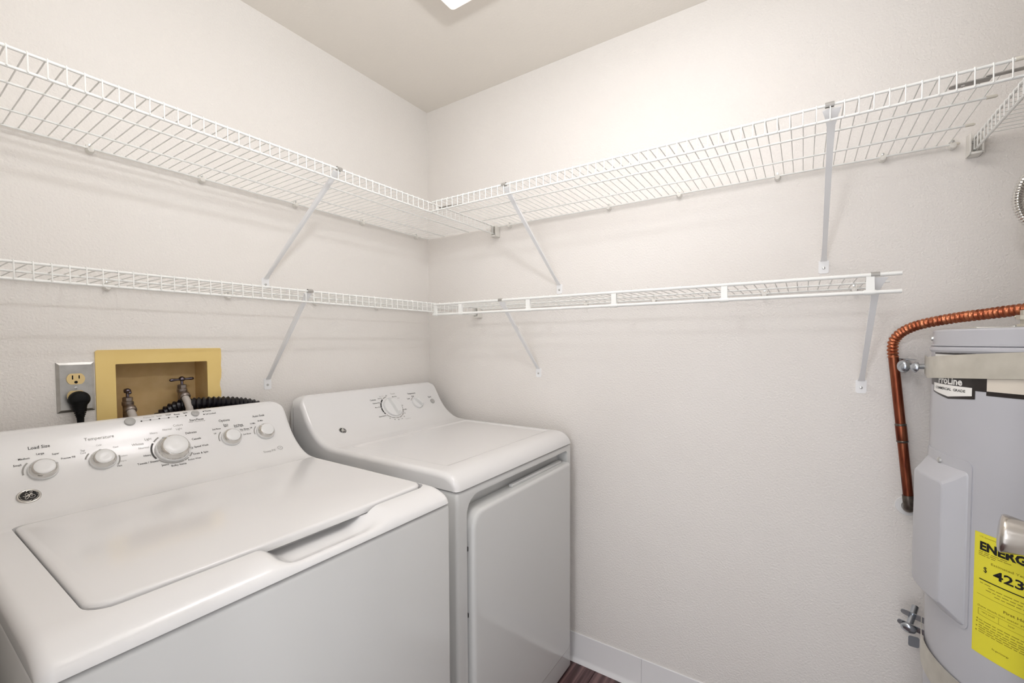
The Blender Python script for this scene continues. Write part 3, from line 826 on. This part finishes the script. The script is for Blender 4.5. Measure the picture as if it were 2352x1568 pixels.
def lid_outline(g=0.0):
    pts = []
    for (u, v) in rrect(LID['x0'] + g, LID['y0'] + g, LID['x1'] - g, LID['y1'] - g, (.030, .030, .014, .014), 8):
        pts.append((u, v))
    # gentle forward bow of the front edge
    out = []
    for i, (u, v) in enumerate(pts):
        out.append((u, v))
        if i < len(pts) - 1 and abs(v - pts[i + 1][1]) < 1e-6 and v < -0.7:
            for k in range(1, 24):
                t = k / 24; uu = u + (pts[i + 1][0] - u) * t
                out.append((uu, v))
    q = (LID['x1'] - LID['x0']) / 2; cx = (LID['x0'] + LID['x1']) / 2
    return [(u, v - (.006 * (1 - ((u - cx) / q) ** 2) if v < -0.70 else 0.0)) for u, v in out]
loops = [(0.004, 0.9420), (0.0008, 0.9435), (0.0, 0.9460), (0.0, 0.9535), (0.0012, 0.9562), (0.0035, 0.9580), (0.0075, 0.9588)]
vs_ = []; fs = []
for g, z in loops:
    L_ = lid_outline(g)
    vs_ += [(u, v, z) for u, v in L_]
n = len(lid_outline())
for i in range(len(loops) - 1):
    for j in range(n): fs.append((i * n + j, i * n + (j + 1) % n, (i + 1) * n + (j + 1) % n, (i + 1) * n + j))
fs.append(tuple(reversed(range(n)))); fs.append(tuple(range((len(loops) - 1) * n, len(loops) * n)))
MB().add(vs_, fs).build('lid', 'enamel', wa, smooth=30)
MB().bbox((WX0 + .0015, -0.8645, 0.03), (WX1 - .0015, -0.10, zbw - .0045), 0.009, 3).build('cabinet', 'panel', wa)
MB().bbox((WX0 + .02, -0.85, 0.5), (WX1 - .02, -0.12, zbw - 0.003), 0.004, 1).build('seam_shade_core', 'dark', wa)  # dark core added inside, its colour stands in for shade in the top seam
for x in (WX0 + .05, WX1 - .05):
    for y in (-.82, -.15):
        MB().lathe([(.018, 0), (.018, .012), (.008, .014), (.008, .035)], (x, y, 0), (0, 0, 1), 14).build('leg', 'black', wa)
kw = -0.051
for x, s, r, h, a in ((-1.3835, .1515, .0245, .019, 20), (-1.2851, .1520, .0250, .021, 100), (-1.1472, .1560, .0385, .029, 118), (-1.0038, .1505, .0262, .019, 0), (-.9065, .1500, .0262, .019, 125)):
    knob(wa, x, s, kw, r, h, math.radians(a))
for x, s, r in ((-1.2197, .0609, .0112), (-1.0745, .0595, .0098)):
    MB().lathe([(r, 0), (r, .0022), (r * .86, .0036), (0, .0038)], con(x, s, .0002, kw), con_axis(s), 28).build('push_button', 'greyplastic', wa, smooth=50)
m = MB()
for (x, s) in [(-1.0533, .0561), (-1.0545, .0662), (-1.1379, .0631), (-1.118, .0635), (-1.098, .0629), (-1.1585, .0624), (-1.1779, .063), (-1.1968, .0637)]:
    m.lathe([(.0019, 0), (.0019, .0005), (0, .0006)], con(x, s, .0003, kw), con_axis(s), 12)
m.build('indicator_lights', 'ink', wa)['kind'] = 'stuff'
m = MB(); g = MB()
arc_band(m, -1.1472, .1535, .0425, .0465, 148, 208, kw)
m.build('dial_band', 'ink', wa)
arc_band(g, -1.1472, .1535, .0425, .0460, 122, 142, kw); arc_band(g, -1.1472, .1535, .0425, .0460, 216, 290, kw); arc_band(g, -1.1472, .1535, .0425, .0460, 292, 308, kw); arc_band(g, -1.1472, .1535, .0425, .0460, 314, 332, kw)
for cx, cs, r, a0, a1 in ((-1.3835, .1510, .0290, 135, 190), (-1.2851, .1515, .0290, 135, 165), (-1.2851, .1515, .0290, -40, 10), (-1.0038, .1500, .0300, 135, 190), (-.9065, .1495, .0300, 135, 185)):
    arc_band(g, cx, cs, r, r + .003, a0, a1, kw)
for (x, s) in ((-0.8873, .2181),):
    ringv = []
    arc_band(g, x, s, .0065, .0076, 0, 360, kw, n=28)
for u0, u1 in ((-1.196, -1.100),):
    g.add([con(u0, .0632, .0004, kw), con(u1, .0630, .0004, kw), con(u1, .0634, .0004, kw), con(u0, .0638, .0004, kw)], [(0, 1, 2, 3)])
put_text(g, 'HE', .006, lambda u, v: con(-0.8873 + u, .2181 - v, .0005, kw))
put_text(g, 'I>II', .009, lambda u, v: con(-1.0745 + u, .0595 - v, .0044, kw))
g.build('dial_marks', 'inklight', wa)['kind'] = 'stuff'
m = MB()
arc_band(m, -1.1055, .1615, .0018, .0030, 0, 360, kw, n=20)
m.build('dial_dot', 'ink', wa)
monogram(wa, -1.4125, .2105, kw, .0185, True)
legend(wa, WTXT, kw)

# ---- dryer
DX0, DX1 = -0.7375, -0.050
dr = thing('clothes_dryer', ((DX0 + DX1) / 2, -0.44, 0), 'white front loading clothes dryer in the corner beside the washer', 'dryer')
tp, zbd = top_panel(dr, DX0, DX1, 0.0, 0.0, flat_rows=[-.284, -.29, -.296, -.302, -.308, -.314, -.35, -.45, -.55, -.65, -.70, -.712, -.716, -.720, -.724, -.728, -.733], dish=(DX0 + .055, DX1 - .030, .296, .730, .0035))
tp.build('top_panel', 'enamel', dr)
cab = MB().bbox((DX0 + .0015, -0.8125, 0.012), (DX1 - .0015, -0.06, zbd - .0045), 0.010, 3).build('cabinet', 'panel', dr)
rec = rrect(-.6965, .110, -.0865, .8865, (.045, .02, .016, .052), 8)
boolean(cab, MB().prism(rec, lambda u, v, d: (u, d, v), -0.90, -0.772))
MB().bbox((DX0 + .02, -0.765, 0.5), (DX1 - .02, -0.10, zbd - 0.003), 0.004, 1).build('seam_shade_block', 'dark', dr)  # dark block added inside so the seam under the top panel looks shaded
dl = [(0.0, -0.778), (0.0, -0.8200), (0.0012, -0.8248), (0.0045, -0.8285), (0.0085, -0.8302), (0.0115, -0.8306)]
vs_ = []; fs = []
for g_, y in dl:
    L_ = rrect(-.6895 + g_, .116 + g_, -.0915 - g_, .8440 - g_, (.040, .015, .006, .046), 8)
    vs_ += [(u, y, v) for u, v in L_]
n = len(L_)
for i in range(len(dl) - 1):
    for j in range(n): fs.append((i * n + j, i * n + (j + 1) % n, (i + 1) * n + (j + 1) % n, (i + 1) * n + j))
fs.append(tuple(reversed(range(n)))); fs.append(tuple(range((len(dl) - 1) * n, len(dl) * n)))
dd = MB().add(vs_, fs).build('door', 'panel', dr, smooth=30)
MB().bbox((-.46, -0.804, .8435), (-.12, -0.790, .8535), .002, 1).build('inner_lip', 'panel', dd)
m = MB()
for z in (.55, .33, .735): m.bbox((-.6945, -0.812, z), (-.6900, -0.800, z + .012), .0008, 1)
m.build('edge_pad', 'dark', dd)
for x in (DX0 + .05, DX1 - .05):
    for y in (-.76, -.12):
        MB().lathe([(.018, 0), (.018, .010), (.008, .011), (.008, .014)], (x, y, 0), (0, 0, 1), 14).build('leg', 'black', dr)
# dial with grip bar
def grip_knob(x, s, r, h, ang, bar):
    ax = con_axis(s); o = con(x, s, .0003, 0)
    X = Vector((1, 0, 0)); Y = ax.cross(X)
    a = math.radians(ang); d = X * math.cos(a) + Y * math.sin(a); e_ = ax.cross(d)
    k = MB().lathe([(r, 0), (r, h * .25), (r * .95, h * .36), (r * .5, h * .42), (0, h * .42)], o, ax, 36).build('control_knob', 'plasticw', dr, smooth=45)
    m = MB(); q = []
    for (t, w, hh) in ((-1.0, .10, .55), (-.7, .2, .95), (0, .17, 1.0), (.7, .2, .95), (.98, .12, .5)):
        for sg, lv in ((-1, .38), (1, .38), (.7, hh), (-.7, hh)): q.append(o + d * t * r * bar + e_ * sg * w * r + ax * h * lv)
    f_ = []
    for i in range(4):
        for j in range(4): f_.append((i * 4 + j, i * 4 + (j + 1) % 4, (i + 1) * 4 + (j + 1) % 4, (i + 1) * 4 + j))
    f_ += [(0, 3, 2, 1), (16, 17, 18, 19)]
    m.add(q, f_).build('grip_bar', 'plasticw', k, smooth=30)
grip_knob(-.3535, .1480, .0440, .024, 100, .96)
ko_ = con(-.2118, .1457, .0003, 0)
grip_knob(-.2118, .1457, .0265, .024, 125, .98)
MB().lathe([(.0115, 0), (.0115, .0035), (.010, .0045), (0, .0047)], con(-.1169, .1493, .0002, 0), con_axis(.1493), 24).build('push_button', 'greyplastic', dr, smooth=50)
m = MB()
for a0, a1 in ((128, 146), (148, 172), (174, 196), (198, 207)): arc_band(m, -.3570, .1490, .0505, .0560, a0, a1, 0)
m.build('dial_band', 'inkblack', dr)
g = MB()
for a0, a1 in ((100, 122), (212, 236), (239, 256), (259, 276), (279, 300), (303, 322), (325, 345), (348, 366)): arc_band(g, -.3570, .1490, .0510, .0550, a0, a1, 0)
arc_band(g, -.2118, .1457, .030, .033, 110, 150, 0)
g.build('dial_marks', 'inklight', dr)['kind'] = 'stuff'
monogram(dr, -.6275, .2130, 0, .0135, False)
legend(dr, DTXT, 0)

# ================================================================== WATER HEATER
HC = Vector((-0.32, -2.058)); HR = 0.255
def cyl(th, z, r=HR):
    a = math.radians(th); return Vector((HC.x + r * math.cos(a), HC.y + r * math.sin(a), z))
wh = thing('water_heater', (HC.x, HC.y, 0), 'tall grey cylindrical water heater at far right with yellow energy label', 'water heater')
MB().lathe([(HR - .01, 0.02), (HR, 0.022), (HR, 1.281), (HR + .0012, 1.283), (HR + .0035, 1.2865), (HR + .0035, 1.2905), (HR + .0005, 1.294), (HR - .006, 1.2945)], (HC.x, HC.y, 0), (0, 0, 1), 96).build('tank_jacket', 'tank', wh, smooth=30)
MB().lathe([(HR - .012, 1.290), (HR + .0022, 1.2958), (HR + .0022, 1.2975), (HR - .0012, 1.2985), (HR - .0012, 1.3255), (HR - .003, 1.3285), (HR - .007, 1.3297), (0, 1.3300)], (HC.x, HC.y, 0), (0, 0, 1), 96).build('top_cap', 'tank', wh, smooth=30)
MB().lathe([(.02, 0), (.02, .022), (0.012, .022)], (HC.x - .1, HC.y + .1, 0), (0, 0, 1), 16).build('leg', 'tank', wh)
MB().lathe([(.02, 0), (.02, .022), (0.012, .022)], (HC.x + .1, HC.y + .1, 0), (0, 0, 1), 16).build('leg', 'tank', wh)
MB().lathe([(.02, 0), (.02, .022), (0.012, .022)], (HC.x, HC.y - .14, 0), (0, 0, 1), 16).build('leg', 'tank', wh)
jp = MB().prism(rrect(-.435, -1.985, -.275, -1.835, .01, 3), lambda u, v, d: (u, v, d), 1.3302, 1.3318).build('junction_cover', 'galv', wh, smooth=20)
m = MB()
for (x, y) in ((-.30, -1.872), (-.375, -1.905)):
    m.lathe([(0, 0), (.006, 0), (.0055, .0025), (.003, .004), (0, .004)], (x, y, 1.3318), (0, 0, 1), 12)
m.build('cover_screw', 'screw', jp)
m = MB()
fo = (-.377, -1.925, 1.3318)
m.lathe([(.019, 0), (.019, .005), (.0130, .006), (.0130, .014), (.0165, .015), (.0165, .021)], fo, (0, 0, 1), 20)
m.lathe([(.0190, .014), (.0190, .022), (.0140, .023), (.0140, .032)], fo, (0, 0, 1), 6)
m.tube([(fo[0] + .015, fo[1] + .006, 1.352), (fo[0] + .026, fo[1] + .012, 1.352)], .0035, 8)
m.build('conduit_connector', 'galv', wh, smooth=30)
MB().lathe([(0, 0), (.0055, 0), (.005, .003), (.002, .0045), (0, .0045)], cyl(84, 1.311, HR - .0015), cyl(84, 0, 1) - cyl(84, 0, 0), 12).build('cap_screw', 'screw', wh)

def patch(mb, th0, th1, z0, z1, r, n=12, outline=None):
    vs_ = []; fs = []
    for k in range(n + 1):
        th = th0 + (th1 - th0) * k / n
        vs_ += [cyl(th, z0, r), cyl(th, z1, r)]
    for k in range(n): fs.append((2 * k, 2 * k + 2, 2 * k + 3, 2 * k + 1))
    mb.add(vs_, fs)
def cylpoly(mb, poly, r):
    """flat polygon (th, z) wrapped on the tank, split in columns"""
    ths = sorted(set([p[0] for p in poly] + [min(p[0] for p in poly) + k * 1.5 for k in range(int((max(p[0] for p in poly) - min(p[0] for p in poly)) / 1.5) + 1)]))
    def span(t):
        zs = []
        for (a, b), (c, d) in zip(poly, poly[1:] + poly[:1]):
            if a == c:
                if abs(a - t) < 1e-9: zs += [b, d]
            elif min(a, c) - 1e-9 <= t <= max(a, c) + 1e-9:
                zs.append(b + (d - b) * (t - a) / (c - a))
        return min(zs), max(zs)
    for a, b in zip(ths[:-1], ths[1:]):
        e = (b - a) * 1e-4
        l0, h0 = span(a + e); l1, h1 = span(b - e)
        mb.add([cyl(a, l0, r), cyl(b, l1, r), cyl(b, h1, r), cyl(a, h0, r)], [(0, 1, 2, 3)])
# brand label under and above the strap
D2M = math.radians(1) * HR
lab = MB()
patch(lab, 92.7, 120.2, 1.2785, 1.2872, HR + .0005); patch(lab, 87.5, 124.6, 1.212, 1.262, HR + .0005)
cylpoly(lab, [(92.0, 1.190), (106.0, 1.190), (120.0, 1.190), (120.0, 1.222), (92.0, 1.222)], HR + .00052) if False else None
cylpoly(lab, [(91.5, 1.1985), (106.0, 1.1895), (120.2, 1.1960), (120.2, 1.222), (91.5, 1.222)], HR + .0005)
patch(lab, 124.6, 165, 1.2055, 1.262, HR + .0005)
lb = lab.build('brand_label', 'labelblk', wh, smooth=60)
lw = MB()
cylpoly(lw, [(92.6, 1.2010), (106.0, 1.1940), (118.9, 1.2015), (118.9, 1.2170), (92.6, 1.2180)], HR + .0008)
lw.build('label_panel', 'white', lb, smooth=60)
lw = MB(); patch(lw, 93.4, 112.0, 1.262, 1.2782, HR + .0008); lw.build('label_panel', 'white', lb, smooth=60)
lc = MB(); patch(lc, 124.8, 160, 1.2135, 1.264, HR + .0008); lc.build('cream_panel', 'labelcream', lb, smooth=60)
def wrapf(th0, z0, r): return lambda u, v: cyl(th0 + u / D2M, z0 + v, r)
m = MB()
put_text(m, 'ProLine', .072, wrapf(106.2, 1.2262, HR + .0009), bold=0.03, height=.0150)
m.build('brand_lettering', 'white', lb, smooth=0)
m = MB()
put_text(m, 'COMMERCIAL  GRADE', .092, wrapf(105.6, 1.2090, HR + .0011), bold=0.015, height=.0052)
m.build('grade_lettering', 'inkblack', lb, smooth=0)
# energy label
el = MB(); patch(el, 122.0, 160.0, .7256, .9518, HR + .0007, 20); el = el.build('energy_label', 'yellow', wh, smooth=60)
m = MB()
put_text(m, 'ENERGYGUIDE', .146, wrapf(140.6, .9285, HR + .0013), bold=0.045, height=.0165)
put_text(m, '$', .0056, wrapf(126.4, .8860, HR + .0013), height=.0110)
put_text(m, '423', .0420, wrapf(133.9, .8850, HR + .0013), bold=0.02, height=.0165)
patch(m, 124.3, 158, .8655, .8673, HR + .0013)
patch(m, 140.8, 158, .7950, .8080, HR + .0013)
patch(m, 140.8, 146.0, .8860, .8960, HR + .0013)
m.build('bold_lettering', 'inkblack', el, smooth=0)['kind'] = 'stuff'
m = MB()
put_text(m, 'Estimated Yearly Energy Cost', .100, wrapf(139.6, .9010, HR + .0012), height=.0055)
put_text(m, 'First Hour Rating', .062, wrapf(139.8, .8250, HR + .0012), bold=.02, height=.0062)
put_text(m, '(how much hot water you get in the first hour)', .130, wrapf(138.6, .8160, HR + .0012), height=.0046)
put_text(m, 'very small', .020, wrapf(127.8, .8065, HR + .0012), height=.0040)
put_text(m, 'low', .0085, wrapf(135.4, .8060, HR + .0012), height=.0034)
put_text(m, 'ftc.gov/energy', .024, wrapf(132.2, .7480, HR + .0012), bold=.01, height=.0040)
put_text(m, 'U.S. Government', .030, wrapf(127.4, .9455, HR + .0012), height=.0024)
for (a, z) in ((123.7, .7905), (123.6, .7850), (123.5, .7762), (123.4, .7680)): patch(m, a, a + .5, z - .001, z + .0012, HR + .0012, 1)
m.build('fine_lettering', 'inkolive', el, smooth=0)['kind'] = 'stuff'
m = MB()
for z, w, x0 in ((.9175, .034, 123.8), (.9142, .040, 123.8), (.9110, .022, 123.8), (.7900, .10, 124.6), (.7850, .11, 124.6), (.7800, .11, 124.6), (.7760, .11, 124.6), (.7718, .11, 124.6), (.7680, .10, 124.6), (.8600, .012, 124.6), (.8555, .10, 127.6), (.8500, .10, 126.8), (.8445, .09, 129.8)):
    t = x0; random.seed(int(z * 10000))
    while t < x0 + w / D2M:
        L = random.uniform(1.0, 2.6); patch(m, t, t + L, z - .00055, z + .00055, HR + .0012, 2); t += L + .45
patch(m, 123.6, 158, .8370, .8375, HR + .0012); patch(m, 124.2, 140.4, .8108, .8112, HR + .0012); patch(m, 124.2, 140.4, .7990, .7994, HR + .0012); patch(m, 124.2, 124.35, .7990, .8112, HR + .0012, 1); patch(m, 131.4, 131.5, .7990, .8112, HR + .0012, 1)
m.build('fine_print_lines', 'inkolive', el, smooth=0)['kind'] = 'stuff'
# thermostat cover
def curved_plate(mb, loops):
    """loops: list of (outline [(th, z)], r)"""
    vs_ = []; fs = []
    n = len(loops[0][0])
    for L_, r in loops: vs_ += [cyl(t, z, r) for t, z in L_]
    for i in range(len(loops) - 1):
        for j in range(n): fs.append((i * n + j, i * n + (j + 1) % n, (i + 1) * n + (j + 1) % n, (i + 1) * n + j))
    # cap as horizontal strips: outline is symmetric left/right
    b = (len(loops) - 1) * n
    for j in range(n // 2 - 1): fs.append((b + j, b + j + 1, b + n - 2 - j, b + n - 1 - j))
    mb.add(vs_, fs)
def sym_outline(tc, hw, z0, z1, r, nz=6):
    """left side bottom to top, then right side top to bottom, with corner rounding r (metres)"""
    k = r / D2M; L_ = []
    arc = [math.radians(90 * q / 5) for q in range(6)]
    left = [(-hw + k - k * math.sin(a), z0 + r - r * math.cos(a)) for a in arc] + [(-hw + k - k * math.cos(a), z1 - r + r * math.sin(a)) for a in arc]
    return [(tc + u, v) for u, v in left] + [(tc - u, v) for u, v in reversed(left)]
def dense(L_):
    return L_
cv = MB()
tc = 102.0
curved_plate(cv, [(sym_outline(tc, 18.2, .752, 1.0760, .012), HR), (sym_outline(tc, 18.2, .752, 1.0760, .012), HR + .0014), (sym_outline(tc, 18.0, .7530, 1.0750, .012), HR + .0022)])
fl_ = MB()
# flange as a curved sheet
vs_ = []; fs = []
nt_ = 24; ol_ = sym_outline(tc, 18.2, .752, 1.0765, .012)
def zspan(off):
    d = max(0.0, abs(off) - (18.2 - .012 / D2M)) * D2M
    c = .012 - math.sqrt(max(0.0, .012 ** 2 - d ** 2)); return .752 + c, 1.0765 - c
offs = [-18.2, -18.05, -17.6, -17.0, -16.2, -15.5] + [-14 + 2 * k for k in range(15)] + [15.5, 16.2, 17.0, 17.6, 18.05, 18.2]
for o_ in offs:
    a, b = zspan(o_)
    vs_ += [cyl(tc + o_, a, HR - .001), cyl(tc + o_, a, HR + .0022), cyl(tc + o_, b, HR + .0022), cyl(tc + o_, b, HR - .001)]
for k in range(len(offs) - 1):
    for j in range(3): fs.append((k * 4 + j, (k + 1) * 4 + j, (k + 1) * 4 + j + 1, k * 4 + j + 1))
fs += [(0, 1, 2, 3), tuple((len(offs) - 1) * 4 + j for j in (3, 2, 1, 0))]
co = MB().add(vs_, fs).build('thermostat_cover', 'tank', wh, smooth=40)
# raised box on it
vs_ = []; fs = []
levels = [(17.0, .757, 1.0560, .0018), (16.6, .759, 1.0540, .0045), (14.0, .772, 1.0400, .0150), (13.7, .774, 1.0385, .0165), (11.4, .785, 1.0285, .0265), (11.0, .788, 1.0260, .0276), (10.4, .790, 1.0240, .0279)]
def colz(hw, z0, z1, o_, r):
    d = max(0.0, abs(o_) - (hw - r / D2M)) * D2M
    c = r - math.sqrt(max(0.0, r * r - min(r, d) ** 2)); return z0 + c, z1 - c
fr = [-1, -.985, -.95, -.9, -.8, -.6, -.3, 0, .3, .6, .8, .9, .95, .985, 1]
nl = len(levels); nf = len(fr)
for (hw, z0, z1, h) in levels:
    lo_, hi_ = [], []
    for q in fr:
        a, b = colz(hw, z0, z1, q * hw, .008)
        lo_.append(cyl(tc + q * hw, a, HR + h)); hi_.append(cyl(tc + q * hw, b, HR + h))
    vs_ += lo_ + list(reversed(hi_))
n = 2 * nf
for i in range(nl - 1):
    for j in range(n): fs.append((i * n + j, i * n + (j + 1) % n, (i + 1) * n + (j + 1) % n, (i + 1) * n + j))
b = (nl - 1) * n
for j in range(nf - 1): fs.append((b + j, b + j + 1, b + n - 2 - j, b + n - 1 - j))
MB().add(vs_, fs).build('raised_cover', 'tank', co, smooth=14)
MB().lathe([(0, 0), (.0058, 0), (.0052, .003), (.002, .0045), (0, .0045)], cyl(102.1, 1.0605, HR + .0022), cyl(102.1, 0, 1) - cyl(102.1, 0, 0), 14).build('cover_screw', 'screw', co)

# straps that tie the heater to the wall
def strap(label, zl, zr, hgt, th0, th1, tail, group=None):
    s_ = thing('heater_strap', (HC.x, HC.y, zl), label, 'strap')
    m = MB(); vs_ = []; fs = []
    r0, r1 = HR + .0042, HR + .0056
    st = []
    a = math.radians(th0)
    tang = Vector((math.sin(a), -math.cos(a), 0))
    for k in (3, 2, 1):
        st.append(('t', tail * k / 3))
    n = 40
    for k in range(n + 1): st.append(('c', th0 + (th1 - th0) * k / n))
    for kind, q in st:
        if kind == 't':
            for r in (r0, r1):
                p = cyl(th0, 0, r) + tang * q
                vs_ += [p + Vector((0, 0, zl - hgt / 2)), p + Vector((0, 0, zl + hgt / 2))]
        else:
            z = zl + (zr - zl) * (q - th0) / 56.0
            for r in (r0, r1): vs_ += [cyl(q, z - hgt / 2, r), cyl(q, z + hgt / 2, r)]
    k = len(st)
    for i in range(k - 1):
        A = i * 4; B = A + 4
        fs += [(A, A + 1, B + 1, B), (A + 2, B + 2, B + 3, A + 3), (A, B, B + 2, A + 2), (A + 1, A + 3, B + 3, B + 1)]
    fs += [(0, 2, 3, 1), ((k - 1) * 4, (k - 1) * 4 + 1, (k - 1) * 4 + 3, (k - 1) * 4 + 2)]
    m.add(vs_, fs).build('band', 'galv', s_, smooth=30)
    return s_
s1 = strap('wide galvanised strap around the top of the water heater', 1.2465, 1.2637, .0460, 82, 250, .178)
# wall bracket: plate with turned edge, bolt head, nut and spacer
br = MB()
br.prism(rrect(-.112, 1.2225, -.0, 1.2580, .010, 5), lambda u, v, d: (u, d, v), -1.7905, -1.7885)
br.bbox((-.108, -1.8100, 1.2565), (0, -1.7885, 1.2582), .0006, 1)
br.build('wall_tab', 'zinc', s1, smooth=30)
MB().lathe([(.0, 0), (.0155, 0), (.0172, .005), (.0162, .010), (.0115, .0145), (.005, .0162), (0, .0165)], (-.103, -1.7905, 1.2405), (-0.35, 1, 0), 22).build('bolt_head', 'zinc', s1, smooth=60)
MB().tube([(-.1035, -1.780, 1.2405), (-.1035, -1.826, 1.2405)], .0068, 14).build('bolt', 'zinc', s1)
MB().lathe([(.0115, 0), (.0115, .006), (.0085, .0075)], (-.1035, -1.8075, 1.2405), (0, -1, 0), 16).build('spacer', 'zinc', s1)
MB().lathe([(0, .0105), (.006, .0095), (.010, .0065), (.0125, .0025), (.013, 0.0)], (-.155, -1.8010, 1.2405), (-.15, 1, 0), 18).build('rivet_head', 'zinc', s1, smooth=60)

s2 = strap('narrow galvanised strap around the lower part of the water heater', .6180, .6130, .060, 80, 250, .06)
p1 = Vector((-.05, -1.8283, .5874)); p2 = Vector((-.10, -1.8082, .5531)); ax = (p2 - p1).normalized()
def ear(c, L0, L1, name):
    sd = Vector((0, 1, 0)); sd = (sd - ax * sd.dot(ax)).normalized(); u_ = ax.cross(sd)
    m = MB().prism(rrect(-L1, -.0115, L0, .0115, (.002, .010, .010, .002), 5), lambda u, v, d: c + sd * u + u_ * v + ax * d, -.001, .001)
    return m.build(name, 'zinc', s2, smooth=20)
ear(p1.lerp(p2, .35), .024, .026, 'ear_plate'); ear(p1.lerp(p2, .86), .024, .040, 'ear_plate')
MB().tube([p1 - ax * .006, p2], .0072, 14).build('bolt', 'zinc', s2)
MB().lathe([(.0150, 0), (.0168, .004), (.0150, .009), (.009, .0125), (0, .0140)], p1.lerp(p2, .90), ax, 22).build('bolt_head', 'zinc', s2, smooth=60)
MB().prism(rrect(-.012, .503, .010, .531, .005, 4), lambda u, v, d: (-.09 + d, -1.8224 - u, v), -.001, .001).build('tail_end', 'zinc', s2, smooth=20)

# copper water line
cw = thing('copper_pipe', (-.035, -1.79, .85), 'weathered copper water pipe out of the wall with a corrugated flex end', 'pipe')
A = Vector((-.036, -1.7735, 1.266)); B = Vector((-.036, -1.8130, .872))
MB().tube([A, B], .0112, 20).build('riser', 'copper', cw)
ca = A.lerp(B, .478); cb = A.lerp(B, .590); dv = (B - A).normalized()
MB().lathe([(.0112, 0), (.0124, .002), (.0124, (cb - ca).length - .002), (.0112, (cb - ca).length)], ca, dv, 22).build('coupling', 'copper', cw)
m = MB()
for q in (ca, cb): m.lathe([(.0112, -.004), (.0129, -.0015), (.0129, .0015), (.0112, .004)], q, dv, 20)
m.build('solder_ring', 'solder', cw, smooth=60)
el_ = [B - dv * .016, B, B + Vector((.001, -.0012, -.010)), B + Vector((.006, -.0018, -.0185)), B + Vector((.015, -.002, -.0225)), Vector((-.0005, -1.8155, .848))]
MB().tube(smooth_path(el_, 5), .0132, 20).build('elbow', 'solder', cw, smooth=60)
MB().lathe([(.0138, 0), (.027, 0.0), (.026, .002), (.0138, .003)], (0, -1.8160, .848), (-1, 0, 0), 24).build('wall_ring', 'plasticw', cw)
fp = resample(smooth_path([(-.036, -1.7735, 1.262), (-.037, -1.7718, 1.288), (-.043, -1.7752, 1.3105), (-.060, -1.7900, 1.3315), (-.090, -1.8175, 1.3475), (-.140, -1.8680, 1.3600), (-.200, -1.9180, 1.3670), (-.255, -1.9640, 1.3735), (-.300, -2.030, 1.3850), (-.310, -2.075, 1.3830), (-.312, -2.100, 1.368), (-.312, -2.105, 1.331)], 16), .0020)
MB().tube(fp, [.0114 + .0017 * math.cos(k * 2 * PI / 4.8) for k in range(len(fp))], 20).build('flexible_section', 'copperflex', cw, smooth=60)

# looped metal conduit at the right edge
cd = []
for k in range(0, 41):
    a = math.radians(-150 + k * 9)
    cd.append((-.25 - .0006 * k, -2.020 + .085 * math.cos(a), 1.600 + .085 * math.sin(a)))
cd = [(-.235, -2.20, 1.345), (-.235, -2.19, 1.44)] + cd[3:] + [(-.28, -2.20, 1.60), (-.28, -2.27, 1.66), (-.28, YF, 1.70)]
cp_ = resample(smooth_path(cd, 8), .0018)
o = MB().tube(cp_, [.0092 if k % 3 == 0 else .0078 for k in range(len(cp_))], 14).build('conduit_loop', 'chrome', smooth=30)
tag(o, 'shiny corrugated metal conduit looping at the right edge above the water heater', 'conduit')
